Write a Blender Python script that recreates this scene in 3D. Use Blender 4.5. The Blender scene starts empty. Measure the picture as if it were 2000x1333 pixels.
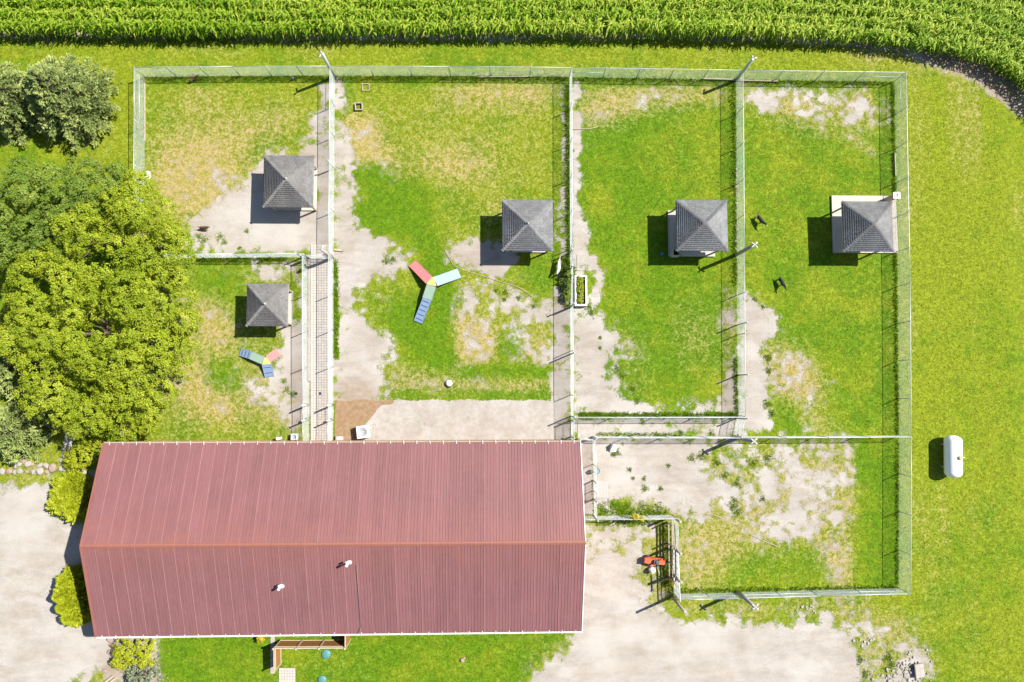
import bpy, bmesh, math, random
import numpy as np
from mathutils import Vector, Matrix

# ------------------------------------------------------------------ camera
F_PX, CAM_H = 1350.0, 56.0            # focal length in pixels of a 2000 px wide picture, flying height
scene = bpy.context.scene
COL = scene.collection
cam_d = bpy.data.cameras.new('camera')
cam = bpy.data.objects.new('camera', cam_d)
COL.objects.link(cam)
cam_d.sensor_fit = 'HORIZONTAL'
cam_d.sensor_width = 36.0
cam_d.lens = 36.0 * F_PX / 2000.0
cam_d.clip_start, cam_d.clip_end = 0.5, 3000.0
_c = Vector(((960 - 1000) / F_PX, -(760 - 666.5) / F_PX, -1.0)).normalized()   # plumb line in camera space
_q = _c.rotation_difference(Vector((0, 0, -1)))
cam.matrix_world = Matrix.Translation((0, 0, CAM_H)) @ _q.to_matrix().to_4x4()
scene.camera = cam
_R = np.array(_q.to_matrix())

# ------------------------------------------------------------------ light
SUN_EL, SUN_AZ = math.radians(51), math.radians(23)      # azimuth counted from +x towards +y
SUN_DIR = Vector((math.cos(SUN_EL) * math.cos(SUN_AZ), math.cos(SUN_EL) * math.sin(SUN_AZ), math.sin(SUN_EL)))
world = bpy.data.worlds.new('World')
scene.world = world
world.use_nodes = True
wn = world.node_tree
wn.nodes.clear()
sky = wn.nodes.new('ShaderNodeTexSky')
sky.sky_type = 'NISHITA'
sky.sun_disc = False
sky.sun_elevation = SUN_EL
sky.sun_rotation = math.pi / 2 - SUN_AZ
sky.ozone_density = 3.0
bg = wn.nodes.new('ShaderNodeBackground')
bg.inputs['Strength'].default_value = 0.068
wo = wn.nodes.new('ShaderNodeOutputWorld')
wn.links.new(sky.outputs[0], bg.inputs[0])
wn.links.new(bg.outputs[0], wo.inputs[0])
sun_d = bpy.data.lights.new('sun', 'SUN')
sun_d.energy = 5.0
sun_d.angle = math.radians(0.53)
sun_d.color = (1.0, 0.945, 0.86)
sun = bpy.data.objects.new('sun', sun_d)
COL.objects.link(sun)
sun.rotation_euler = SUN_DIR.to_track_quat('Z', 'Y').to_euler()
sun.location = (30, 15, 60)
vs = scene.view_settings
scene.display_settings.display_device = 'sRGB'
vs.view_transform, vs.look = 'Standard', 'None'
vs.exposure, vs.gamma = 1.12, 1.0
vs.use_curve_mapping = False
scene.cycles.max_bounces = 8
scene.cycles.transparent_max_bounces = 16

# ------------------------------------------------------------------ survey helpers
def P(x, y, z=0.0):
    """survey point: where the sight line of plan pixel (x, y) meets the height z, in metres"""
    d = _R @ np.array(((x - 1000) / F_PX, -(y - 666.5) / F_PX, -1.0))
    t = (z - CAM_H) / d[2]
    return Vector((d[0] * t, d[1] * t, z))

def to_plan(X, Y):
    """arrays of ground points -> plan pixels"""
    v = np.stack([X, Y, np.full_like(X, -CAM_H)], -1) @ _R          # R^T * v
    return 1000 - F_PX * v[..., 0] / v[..., 2], 666.5 + F_PX * v[..., 1] / v[..., 2]

rng = np.random.default_rng(7)
random.seed(7)

# ------------------------------------------------------------------ object helpers
def tag(o, label=None, cat=None, group=None, kind=None):
    if label: o['label'] = label
    if cat: o['category'] = cat
    if group: o['group'] = group
    if kind: o['kind'] = kind
    return o

def thing(name, label, cat, loc=(0, 0, 0), rz=0.0, group=None):
    o = bpy.data.objects.new(name, None)
    o.empty_display_size = 0.3
    COL.objects.link(o)
    o.location = loc
    o.rotation_euler = (0, 0, rz)
    return tag(o, label, cat, group)

def link(name, mesh, parent=None, loc=(0, 0, 0), rot=(0, 0, 0), scale=None):
    o = bpy.data.objects.new(name, mesh)
    COL.objects.link(o)
    if parent: o.parent = parent
    o.location = loc
    o.rotation_euler = rot
    if scale: o.scale = scale
    return o

class MB:
    """collects shapes and makes one mesh of them"""
    def __init__(s, off=(0, 0, 0)):
        s.v, s.f, s.m, s.off = [], [], [], Vector(off)
    def add(s, vs_, fs, mi=0):
        b = len(s.v)
        s.v += [tuple(Vector(p) - s.off) for p in vs_]
        s.f += [tuple(i + b for i in f) for f in fs]
        s.m += [mi] * len(fs)
        return s
    def box(s, c, size, rz=0.0, mi=0, M=None, taper=1.0):
        hx, hy, hz = size[0] / 2, size[1] / 2, size[2] / 2
        pts = [Vector((sx * hx * (taper if sz > 0 else 1), sy * hy * (taper if sz > 0 else 1), sz * hz)) for sz in (-1, 1) for sx, sy in ((-1, -1), (1, -1), (1, 1), (-1, 1))]
        R = M if M is not None else Matrix.Rotation(rz, 3, 'Z')
        return s.add([R @ p + Vector(c) for p in pts], [(3, 2, 1, 0), (4, 5, 6, 7), (0, 1, 5, 4), (1, 2, 6, 5), (2, 3, 7, 6), (3, 0, 4, 7)], mi)
    def bar(s, p0, p1, w, h=None, mi=0, up=(0, 0, 1)):
        """square bar from p0 to p1"""
        p0, p1 = Vector(p0), Vector(p1)
        h = h or w
        d = (p1 - p0).normalized()
        u = Vector(up)
        if abs(d.dot(u)) > 0.98: u = Vector((1, 0, 0))
        a = d.cross(u).normalized() * w / 2
        b = a.cross(d).normalized() * h / 2
        q = [p0 - a - b, p0 + a - b, p0 + a + b, p0 - a + b, p1 - a - b, p1 + a - b, p1 + a + b, p1 - a + b]
        return s.add(q, [(0, 1, 2, 3), (7, 6, 5, 4), (0, 4, 5, 1), (1, 5, 6, 2), (2, 6, 7, 3), (3, 7, 4, 0)], mi)
    def tube(s, pts, r, n=8, mi=0, caps=True):
        """round tube along a list of points; r is one radius or one per point"""
        pts = [Vector(p) for p in pts]
        rs = r if isinstance(r, (list, tuple)) else [r] * len(pts)
        vs_, fs = [], []
        u = None
        for i, p in enumerate(pts):
            d = (pts[min(i + 1, len(pts) - 1)] - pts[max(i - 1, 0)]).normalized()
            if u is None:
                u = d.cross(Vector((0, 0, 1)) if abs(d.z) < 0.9 else Vector((1, 0, 0))).normalized()
            else:
                u = (u - d * u.dot(d)).normalized()
            w = d.cross(u)
            for k in range(n):
                a = 2 * math.pi * k / n
                vs_.append(p + (u * math.cos(a) + w * math.sin(a)) * rs[i])
        for i in range(len(pts) - 1):
            for k in range(n):
                fs.append((i * n + k, i * n + (k + 1) % n, (i + 1) * n + (k + 1) % n, (i + 1) * n + k))
        if caps:
            fs.append(tuple(range(n - 1, -1, -1)))
            fs.append(tuple((len(pts) - 1) * n + k for k in range(n)))
        return s.add(vs_, fs, mi)
    def lathe(s, prof, c=(0, 0, 0), n=20, mi=0, M=None):
        """profile [(radius, height)...] turned round the z axis"""
        R = M if M is not None else Matrix.Identity(3)
        vs_, fs = [], []
        for r, z in prof:
            for k in range(n):
                a = 2 * math.pi * k / n
                vs_.append(R @ Vector((r * math.cos(a), r * math.sin(a), z)) + Vector(c))
        for i in range(len(prof) - 1):
            for k in range(n):
                fs.append((i * n + k, i * n + (k + 1) % n, (i + 1) * n + (k + 1) % n, (i + 1) * n + k))
        fs.append(tuple(range(n - 1, -1, -1)))
        fs.append(tuple((len(prof) - 1) * n + k for k in range(n)))
        return s.add(vs_, fs, mi)
    def slab(s, poly, z0, z1, mi=0):
        """flat plate with the outline poly (x, y), counter-clockwise"""
        n = len(poly)
        vs_ = [(p[0], p[1], z0) for p in poly] + [(p[0], p[1], z1) for p in poly]
        fs = [tuple(range(n - 1, -1, -1)), tuple(range(n, 2 * n))] + [(i, (i + 1) % n, n + (i + 1) % n, n + i) for i in range(n)]
        return s.add(vs_, fs, mi)
    def mesh(s, name, mats, smooth=False):
        me = bpy.data.meshes.new(name)
        me.from_pydata(s.v, [], s.f)
        for m in (mats if isinstance(mats, (list, tuple)) else [mats]): me.materials.append(m)
        if any(s.m): me.polygons.foreach_set('material_index', s.m)
        if smooth: me.polygons.foreach_set('use_smooth', [True] * len(s.f))
        me.update()
        return me
    def build(s, name, mats, parent=None, smooth=False, loc=(0, 0, 0), bevel=0.0):
        me = s.mesh(name, mats, smooth)
        if bevel:
            bm = bmesh.new()
            bm.from_mesh(me)
            bmesh.ops.bevel(bm, geom=bm.edges[:], offset=bevel, segments=1, affect='EDGES', clamp_overlap=True)
            bm.to_mesh(me)
            bm.free()
        return link(name, me, parent, loc)

def np_mesh(name, V, Fq, mats, col=None, colname='tint', mat_idx=None, smooth=False):
    """big meshes straight from arrays; all faces have the same corner count"""
    me = bpy.data.meshes.new(name)
    V = np.asarray(V, dtype=np.float32)
    Fq = np.asarray(Fq, dtype=np.int32)
    nf, k = Fq.shape
    me.vertices.add(len(V))
    me.vertices.foreach_set('co', V.ravel())
    me.loops.add(nf * k)
    me.loops.foreach_set('vertex_index', Fq.ravel())
    me.polygons.add(nf)
    me.polygons.foreach_set('loop_start', np.arange(0, nf * k, k, dtype=np.int32))
    try:
        me.polygons.foreach_set('loop_total', np.full(nf, k, dtype=np.int32))
    except Exception:
        pass
    for m in (mats if isinstance(mats, (list, tuple)) else [mats]): me.materials.append(m)
    if mat_idx is not None: me.polygons.foreach_set('material_index', np.asarray(mat_idx, dtype=np.int32))
    if smooth: me.polygons.foreach_set('use_smooth', np.ones(nf, dtype=bool))
    me.update(calc_edges=True)
    if col is not None:
        ca = me.color_attributes.new(colname, 'FLOAT_COLOR', 'POINT')
        ca.data.foreach_set('color', np.asarray(col, dtype=np.float32).ravel())
    return me

# ------------------------------------------------------------------ materials
class NT:
    """short-hand for building node trees"""
    def __init__(s, name):
        s.mat = bpy.data.materials.new(name)
        s.mat.use_nodes = True
        s.t = s.mat.node_tree
        s.t.nodes.clear()
        s.out = s.t.nodes.new('ShaderNodeOutputMaterial')
    def n(s, typ, **kw):
        nd = s.t.nodes.new(typ)
        for k, v in kw.items():
            if k.startswith('i_'):
                key = k[2:]
                sock = nd.inputs[int(key)] if key.isdigit() else nd.inputs[key.replace('_', ' ')]
                s.put(sock, v)
            else:
                setattr(nd, k, v)
        return nd
    def put(s, sock, v):
        if hasattr(v, 'is_output') or isinstance(v, bpy.types.NodeSocket):
            s.t.links.new(v, sock)
        elif isinstance(v, (tuple, list)) and len(v) == 3 and sock.type == 'RGBA':
            sock.default_value = (*v, 1)
        else:
            sock.default_value = v
    def obj(s):
        if not hasattr(s, '_o'):
            s._o = s.n('ShaderNodeTexCoord').outputs['Object']
        return s._o
    def wpos(s):
        if not hasattr(s, '_w'):
            s._w = s.n('ShaderNodeNewGeometry').outputs['Position']
        return s._w
    def noise(s, scale, detail=4.0, rough=0.55, vec=None, stretch=None, color=False, dist=0.0):
        vec = vec or s.wpos()
        if stretch:
            mp = s.n('ShaderNodeMapping')
            mp.inputs['Scale'].default_value = stretch
            s.t.links.new(vec, mp.inputs['Vector'])
            vec = mp.outputs[0]
        nd = s.n('ShaderNodeTexNoise', i_Vector=vec, i_Scale=scale, i_Detail=detail, i_Roughness=rough, i_Distortion=dist)
        return nd.outputs['Color' if color else 'Fac']
    def math(s, op, a, b=0.0, c=0.0, clamp=False):
        nd = s.n('ShaderNodeMath', operation=op, use_clamp=clamp)
        s.put(nd.inputs[0], a)
        s.put(nd.inputs[1], b)
        s.put(nd.inputs[2], c)
        return nd.outputs[0]
    def ramp(s, fac, lo, hi, a=0.0, b=1.0, smooth=True):
        nd = s.n('ShaderNodeMapRange', interpolation_type='SMOOTHSTEP' if smooth else 'LINEAR')
        s.put(nd.inputs['Value'], fac)
        for k, v in (('From Min', lo), ('From Max', hi), ('To Min', a), ('To Max', b)): s.put(nd.inputs[k], v)
        return nd.outputs['Result']
    def mix(s, fac, a, b, blend='MIX'):
        nd = s.n('ShaderNodeMix', data_type='RGBA', blend_type=blend)
        s.put(nd.inputs[0], fac)
        s.put(nd.inputs[6], a)
        s.put(nd.inputs[7], b)
        return nd.outputs[2]
    def value(s, col, fac):
        """multiply a colour by a factor"""
        nd = s.n('ShaderNodeVectorMath', operation='SCALE')
        s.put(nd.inputs[0], col)
        s.put(nd.inputs['Scale'], fac)
        return nd.outputs[0]
    def bump(s, h, strength=0.4, dist=0.02):
        return s.n('ShaderNodeBump', i_Height=h, i_Strength=strength, i_Distance=dist).outputs[0]
    def bsdf(s, col, rough=0.7, spec=0.3, metal=0.0, normal=None, **kw):
        b = s.n('ShaderNodeBsdfPrincipled')
        s.put(b.inputs['Base Color'], col)
        s.put(b.inputs['Roughness'], rough)
        s.put(b.inputs['Specular IOR Level'], spec)
        s.put(b.inputs['Metallic'], metal)
        if normal is not None: s.t.links.new(normal, b.inputs['Normal'])
        s.t.links.new(b.outputs[0], s.out.inputs[0])
        return s.mat

def simple(name, col, rough=0.6, spec=0.3, metal=0.0, var=0.18, scale=6.0, bump=0.15, dirt=None, dirt_amt=0.4):
    """paint, plastic, metal or wood with mottling and some dirt"""
    t = NT(name)
    n1 = t.noise(scale, 5, 0.6)
    n2 = t.noise(scale * 9, 3, 0.6)
    f = t.math('ADD', t.math('MULTIPLY', n1, var * 1.6), t.math('MULTIPLY', n2, var * 0.8))
    c = t.value(col if len(col) == 3 else col[:3], t.math('ADD', f, 1.0 - var * 1.2))
    if dirt:
        c = t.mix(t.ramp(t.noise(scale * 0.45, 6, 0.7), 0.48, 0.75, 0.0, dirt_amt), c, dirt)
    return t.bsdf(c, rough, spec, metal, t.bump(n2, bump, 0.01))

def leaf_mat(name, dark, mid, light, trans=0.35, rough=0.55):
    """leaves: the tint attribute picks the shade of each leaf"""
    t = NT(name)
    a = t.n('ShaderNodeAttribute', attribute_name='tint')
    f = a.outputs['Fac']
    c = t.mix(t.ramp(f, 0.0, 0.5, smooth=False), dark, mid)
    c = t.mix(t.ramp(f, 0.5, 1.0, smooth=False), c, light)
    c = t.value(c, t.ramp(t.noise(14, 3), 0.3, 0.7, 0.82, 1.15))
    p = t.n('ShaderNodeBsdfPrincipled', i_Base_Color=c, i_Roughness=rough)
    p.inputs['Specular IOR Level'].default_value = 0.25
    tr = t.n('ShaderNodeBsdfTranslucent', i_Color=c)
    mx = t.n('ShaderNodeMixShader', i_0=trans)
    t.t.links.new(p.outputs[0], mx.inputs[1])
    t.t.links.new(tr.outputs[0], mx.inputs[2])
    t.t.links.new(mx.outputs[0], t.out.inputs[0])
    return t.mat

def ground_mat(name, tuft=False):
    """grass, straw, gravel and bare earth by the painted cover of the ground"""
    t = NT(name)
    a = t.n('ShaderNodeAttribute', attribute_name='paint')
    sep = t.n('ShaderNodeSeparateColor')
    t.t.links.new(a.outputs['Color'], sep.inputs[0])
    cover, dry, lush, earth = sep.outputs[0], sep.outputs[1], sep.outputs[2], a.outputs['Alpha']
    big = t.noise(0.35, 4, 0.6)
    pat = t.noise(1.5, 6, 0.68, dist=0.3)
    tuf = t.noise(5.5, 4, 0.65)
    fine = t.noise(19, 4, 0.7)
    grit = t.noise(55, 3, 0.7)
    pat2 = t.noise(2.3, 6, 0.7, dist=0.4)
    def dev(s, k): return t.math('MULTIPLY', t.math('SUBTRACT', s, 0.5), k)
    # grass colour
    g = t.mix(t.ramp(t.math('ADD', lush, t.math('ADD', dev(big, 1.6), dev(pat, 0.8))), 0.2, 0.9), G_OLIVE, G_LUSH)
    g = t.value(g, t.ramp(pat2, 0.3, 0.7, 0.78, 1.22))
    g = t.value(g, t.ramp(tuf, 0.3, 0.7, 0.76, 1.24))
    g = t.value(g, t.ramp(fine, 0.30, 0.70, 0.60, 1.38))
    g = t.mix(t.ramp(t.noise(11, 4, 0.7), 0.58, 0.75, 0.0, 0.4), g, G_YEL)
    # straw
    s = t.mix(t.ramp(t.math('ADD', pat2, dev(tuf, 0.8)), 0.40, 0.62), G_STRAW, G_STRAW2)
    s = t.value(s, t.ramp(fine, 0.3, 0.7, 0.66, 1.26))
    dm = t.math('ADD', t.math('MULTIPLY', t.math('SUBTRACT', dry, 0.5), 2.0), t.math('ADD', dev(pat2, 2.2), t.math('ADD', dev(tuf, 1.2), dev(fine, 0.9))))
    g = t.mix(t.ramp(dm, -0.55, 0.60, 0.0, 0.94), g, s)
    if tuft:
        p = t.n('ShaderNodeBsdfPrincipled', i_Base_Color=g, i_Roughness=0.7)
        p.inputs['Specular IOR Level'].default_value = 0.15
        tr = t.n('ShaderNodeBsdfTranslucent', i_Color=g)
        mx = t.n('ShaderNodeMixShader', i_0=0.3)
        t.t.links.new(p.outputs[0], mx.inputs[1])
        t.t.links.new(tr.outputs[0], mx.inputs[2])
        t.t.links.new(mx.outputs[0], t.out.inputs[0])
        return t.mat
    # gravel
    gr = t.mix(t.ramp(t.noise(0.22, 5, 0.6), 0.35, 0.68), G_GRAV, G_GRAV2)
    gr = t.mix(t.ramp(t.noise(0.9, 6, 0.65, stretch=(0.5, 1.0, 1.0)), 0.42, 0.66, 0.0, 0.8), gr, G_GRAV3)
    gr = t.mix(t.math('MULTIPLY', earth, t.ramp(pat, 0.2, 0.6, 0.55, 1.0), clamp=True), gr, G_EARTH)
    gr = t.value(gr, t.ramp(grit, 0.30, 0.70, 0.74, 1.20))
    gr = t.value(gr, t.ramp(t.noise(8, 5, 0.75), 0.3, 0.7, 0.93, 1.06))
    gr = t.value(gr, t.ramp(t.noise(27, 3, 0.8), 0.62, 0.72, 1.0, 0.72))
    gr = t.value(gr, t.ramp(t.noise(0.55, 6, 0.7, stretch=(0.35, 1.6, 1.0), dist=1.2), 0.35, 0.65, 1.05, 0.92))
    gr = t.mix(t.ramp(t.noise(0.13, 4, 0.6), 0.50, 0.68, 0.0, 0.7), gr, (0.352, 0.335, 0.310))
    gr = t.value(gr, t.ramp(fine, 0.60, 0.72, 1.0, 0.70))
    gm = t.math('ADD', t.math('MULTIPLY', t.math('SUBTRACT', cover, 0.5), 2.7), t.math('ADD', dev(pat, 3.4), t.math('ADD', dev(tuf, 3.4), dev(fine, 3.0))))
    mask = t.ramp(gm, -0.34, 0.38)
    c = t.mix(mask, gr, g)
    h = t.math('ADD', t.math('MULTIPLY', fine, t.math('ADD', t.math('MULTIPLY', mask, 0.8), 0.25)), t.math('MULTIPLY', mask, 0.6))
    return t.bsdf(c, 0.9, 0.12, 0.0, t.bump(h, 0.55, 0.05))

G_OLIVE, G_LUSH, G_YEL = (0.138, 0.174, 0.008), (0.068, 0.136, 0.003), (0.19, 0.195, 0.02)
G_STRAW, G_STRAW2 = (0.225, 0.195, 0.040), (0.315, 0.243, 0.120)
G_GRAV, G_GRAV2, G_GRAV3, G_EARTH = (0.288, 0.261, 0.228), (0.335, 0.315, 0.291), (0.262, 0.229, 0.190), (0.18, 0.115, 0.065)

M = {}
M['ground'] = ground_mat('ground_cover')
M['tuft'] = ground_mat('grass_tufts', tuft=True)
M['galv'] = simple('galvanised_steel', (0.42, 0.46, 0.47), 0.45, 0.5, 0.35, 0.15, 3)
M['wire'] = simple('chain_link_wire', (0.66, 0.72, 0.70), 0.5, 0.5, 0.2, 0.1, 3)
M['pole'] = simple('grey_timber', (0.30, 0.28, 0.25), 0.8, 0.2, 0, 0.3, 4, 0.4)
M['white'] = simple('white_paint', (0.62, 0.62, 0.60), 0.45, 0.4, 0, 0.08, 3, 0.05, (0.5, 0.46, 0.4), 0.35)
M['tank'] = simple('tank_enamel', (0.78, 0.78, 0.78), 0.3, 0.5, 0, 0.05, 2, 0.03)
M['black'] = simple('black_rubber', (0.02, 0.02, 0.022), 0.6, 0.3, 0, 0.2, 8)
M['dark'] = simple('dark_metal', (0.06, 0.065, 0.07), 0.5, 0.4, 0, 0.2, 6)
M['yellow'] = simple('yellow_paint', (0.40, 0.34, 0.12), 0.5, 0.3, 0, 0.12, 5, 0.1)
M['redp'] = simple('faded_red_plastic', (0.42, 0.15, 0.15), 0.5, 0.3, 0, 0.15, 5, 0.1, (0.42, 0.22, 0.2), 0.4)
M['bluep'] = simple('faded_blue_plastic', (0.15, 0.225, 0.35), 0.5, 0.3, 0, 0.10, 5, 0.1, (0.24, 0.30, 0.38), 0.3)
M['greenp'] = simple('faded_green_plastic', (0.18, 0.26, 0.20), 0.5, 0.3, 0, 0.12, 5, 0.1, (0.28, 0.31, 0.25), 0.4)
M['blue'] = simple('blue_rubber', (0.03, 0.10, 0.55), 0.4, 0.4, 0, 0.1)
M['teal'] = simple('teal_plastic', (0.07, 0.19, 0.185), 0.5, 0.3, 0, 0.12, 5)
M['machine'] = simple('orange_red_paint', (0.50, 0.09, 0.03), 0.45, 0.4, 0, 0.2, 6, 0.1, (0.12, 0.07, 0.05), 0.6)
M['wood'] = simple('weathered_deck_wood', (0.40, 0.365, 0.32), 0.8, 0.2, 0, 0.25, 5, 0.3)
M['cedar'] = simple('stained_cedar', (0.27, 0.13, 0.035), 0.7, 0.25, 0, 0.3, 4, 0.3)
M['cedar_cap'] = simple('bleached_cedar', (0.36, 0.30, 0.22), 0.75, 0.2, 0, 0.25, 5, 0.2)
M['bark'] = simple('bark', (0.10, 0.075, 0.055), 0.9, 0.1, 0, 0.4, 6, 0.6)
M['stone'] = simple('field_stone', (0.26, 0.235, 0.21), 0.85, 0.2, 0, 0.35, 2.5, 0.5)
M['soil'] = simple('dark_soil', (0.05, 0.035, 0.025), 0.95, 0.1, 0, 0.4, 8, 0.6)
M['siding'] = simple('pink_steel_siding', (0.36, 0.17, 0.14), 0.5, 0.4, 0, 0.1, 2, 0.05)
M['maple'] = leaf_mat('maple_leaves', (0.16, 0.225, 0.008), (0.265, 0.335, 0.012), (0.44, 0.49, 0.045), 0.42)
M['darkleaf'] = leaf_mat('dark_leaves', (0.075, 0.145, 0.012), (0.15, 0.225, 0.024), (0.26, 0.33, 0.055))
M['spruce'] = leaf_mat('spruce_needles', (0.05, 0.085, 0.027), (0.20, 0.265, 0.075), (0.46, 0.52, 0.17), 0.2)
M['cedarleaf'] = leaf_mat('golden_cedar_sprays', (0.17, 0.23, 0.008), (0.33, 0.38, 0.014), (0.46, 0.48, 0.03), 0.3)
M['gold'] = leaf_mat('golden_leaves', (0.15, 0.20, 0.006), (0.28, 0.32, 0.010), (0.44, 0.43, 0.015), 0.3)
M['juniper'] = leaf_mat('blue_juniper', (0.10, 0.15, 0.08), (0.20, 0.25, 0.15), (0.32, 0.35, 0.22), 0.15)
M['corn'] = leaf_mat('corn_leaves', (0.11, 0.23, 0.008), (0.23, 0.38, 0.014), (0.47, 0.54, 0.075), 0.45)
M['weed'] = leaf_mat('weed_leaves', (0.09, 0.18, 0.006), (0.16, 0.26, 0.010), (0.25, 0.34, 0.02), 0.4)
M['yellowleaf'] = leaf_mat('yellow_vine', (0.25, 0.24, 0.01), (0.42, 0.38, 0.015), (0.6, 0.5, 0.03), 0.3)

def concrete_mat(name, wet=False):
    t = NT(name)
    n1, n2, n3 = t.noise(0.5, 6, 0.65), t.noise(3.0, 6, 0.7), t.noise(40, 3, 0.6)
    c = t.mix(t.ramp(n1, 0.35, 0.7), (0.262, 0.236, 0.205), (0.322, 0.306, 0.284))
    c = t.value(c, t.ramp(n2, 0.3, 0.7, 0.90, 1.08))
    c = t.value(c, t.ramp(n3, 0.3, 0.7, 0.93, 1.06))
    if wet:
        a = t.n('ShaderNodeAttribute', attribute_name='tint')
        m = t.ramp(t.math('ADD', a.outputs['Fac'], t.math('MULTIPLY', t.math('SUBTRACT', t.noise(1.1, 5, 0.6), 0.5), 0.5)), 0.47, 0.53)
        w = t.mix(t.ramp(n2, 0.35, 0.65), (0.185, 0.115, 0.062), (0.235, 0.165, 0.10))
        c = t.mix(m, c, w)
    return t.bsdf(c, 0.8, 0.2, 0.0, t.bump(n3, 0.1, 0.01))
M['concrete'] = concrete_mat('worn_concrete')
M['concrete_wet'] = concrete_mat('stained_concrete', True)

def roof_mat(name, base, tintc, rust=0.5):
    """painted steel roofing: chalking, runs down the slope, rust-brown fading near the ridge and the west end"""
    t = NT(name)
    n1 = t.noise(0.35, 5, 0.6)
    n2 = t.noise(1.0, 5, 0.7, stretch=(5.0, 0.18, 1.0))
    n3 = t.noise(3.0, 5, 0.75, stretch=(7.0, 0.5, 1.0))
    c = t.value(base, t.ramp(n1, 0.3, 0.7, 0.96, 1.04))
    c = t.value(c, t.ramp(n2, 0.3, 0.7, 0.93, 1.07))
    c = t.value(c, t.ramp(n3, 0.3, 0.7, 0.92, 1.08))
    c = t.value(c, t.ramp(t.n('ShaderNodeObjectInfo').outputs['Random'], 0.0, 1.0, 0.93, 1.07, smooth=False))
    c = t.mix(t.ramp(t.noise(0.8, 6, 0.75), 0.50, 0.75, 0.0, 0.25), c, tintc)
    sp = t.n('ShaderNodeSeparateXYZ')
    t.t.links.new(t.wpos(), sp.inputs[0])
    near = t.math('ADD', t.ramp(sp.outputs[2], 5.8, 6.8, smooth=False), t.ramp(sp.outputs[0], -30.0, -33.5, smooth=False))
    near = t.math('MULTIPLY', near, t.ramp(t.noise(0.9, 5, 0.7), 0.35, 0.65, 0.2, 1.0))
    c = t.mix(t.math('MULTIPLY', near, rust, clamp=True), c, (0.215, 0.085, 0.06))
    c = t.mix(t.ramp(t.noise(24, 3, 0.6), 0.72, 0.80, 0.0, 0.5), c, (0.40, 0.30, 0.27))
    return t.bsdf(c, 0.6, 0.3, 0.0)
M['roof'] = roof_mat('red_steel_roofing', (0.166, 0.073, 0.076), (0.195, 0.098, 0.098))
M['roof_lap'] = roof_mat('roofing_lap_edge', (0.245, 0.125, 0.122), (0.29, 0.17, 0.16))
M['roof_trim'] = roof_mat('ridge_trim', (0.205, 0.08, 0.06), (0.235, 0.12, 0.095))

def shingle_mat(name, col):
    t = NT(name)
    a = t.n('ShaderNodeAttribute', attribute_name='tint')
    c = t.value(col, t.ramp(a.outputs['Fac'], 0, 1, 0.88, 1.13, smooth=False))
    c = t.value(c, t.ramp(t.noise(30, 4, 0.7), 0.3, 0.7, 0.90, 1.10))
    c = t.value(c, t.ramp(t.noise(0.7, 5, 0.65), 0.3, 0.7, 0.84, 1.14))
    return t.bsdf(c, 0.85, 0.15)
M['shingle'] = shingle_mat('grey_shingles', (0.140, 0.142, 0.146))
M['shingle_b'] = shingle_mat('brown_grey_shingles', (0.135, 0.132, 0.130))
M['shingle_c'] = shingle_mat('pale_grey_shingles', (0.152, 0.156, 0.160))
M['hip'] = shingle_mat('dark_hip_shingles', (0.098, 0.10, 0.105))

# ================================================================== GROUND
STEP = 0.15
gx = np.concatenate([[-900, -300, -110, -62], np.arange(-47, 47.01, STEP), [62, 110, 300, 900]])
gy = np.concatenate([[-900, -300, -110, -45], np.arange(-29.1, 40.01, STEP), [55, 110, 300, 900]])
GX, GY = np.meshgrid(gx, gy)
PX, PY = to_plan(GX, GY)                        # plan coordinates of every ground point
cover, dry = np.full(GX.shape, 1.0), np.full(GX.shape, 0.12)
lush, earth = np.full(GX.shape, 0.32), np.zeros(GX.shape)

def in_poly(poly, X, Y):
    r = np.zeros(X.shape, dtype=bool)
    n = len(poly)
    for i in range(n):
        x1, y1 = poly[i]
        x2, y2 = poly[(i + 1) % n]
        if y1 == y2: continue
        c = ((Y >= min(y1, y2)) & (Y < max(y1, y2)))
        r ^= c & (X < (x2 - x1) * (Y - y1) / (y2 - y1) + x1)
    return r

def blur(a, k):
    for ax in (0, 1):
        for _ in range(2):
            p = np.pad(a, [(k + 1, k) if i == ax else (0, 0) for i in (0, 1)], mode='edge')
            c = np.cumsum(p, axis=ax)
            n = a.shape[ax]
            a = (np.take(c, range(2 * k + 1, 2 * k + 1 + n), axis=ax) - np.take(c, range(0, n), axis=ax)) / (2 * k + 1)
    return a

def smooth_noise(sx, sy, seed):
    """low-frequency noise on the ground grid, cell sizes in metres"""
    r = np.random.default_rng(seed)
    nx, ny = int(2200 / sx) + 3, int(2200 / sy) + 3
    nx, ny = min(nx, 1500), min(ny, 1500)
    t = r.random((ny, nx))
    u, v = (GX + 60) / sx % (nx - 2), (GY + 60) / sy % (ny - 2)
    i, j = np.floor(u).astype(int), np.floor(v).astype(int)
    fu, fv = u - i, v - j
    fu, fv = fu * fu * (3 - 2 * fu), fv * fv * (3 - 2 * fv)
    return (t[j, i] * (1 - fu) + t[j, i + 1] * fu) * (1 - fv) + (t[j + 1, i] * (1 - fu) + t[j + 1, i + 1] * fu) * fv

# the outlines are warped a little so that no edge runs ruler-straight
WX = (smooth_noise(1.6, 1.6, 1) - 0.5) * 18 + (smooth_noise(0.5, 0.5, 2) - 0.5) * 9
WY = (smooth_noise(1.6, 1.6, 3) - 0.5) * 18 + (smooth_noise(0.5, 0.5, 4) - 0.5) * 9

def paint(poly, c=None, d=None, l=None, e=None, soft=2, warp=1.0):
    m = in_poly(poly, PX + WX * warp, PY + WY * warp).astype(np.float64)
    if soft: m = blur(m, int(soft * 1.6) + 1)
    for arr, v in ((cover, c), (dry, d), (lush, l), (earth, e)):
        if v is not None: arr += (v - arr) * m

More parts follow.
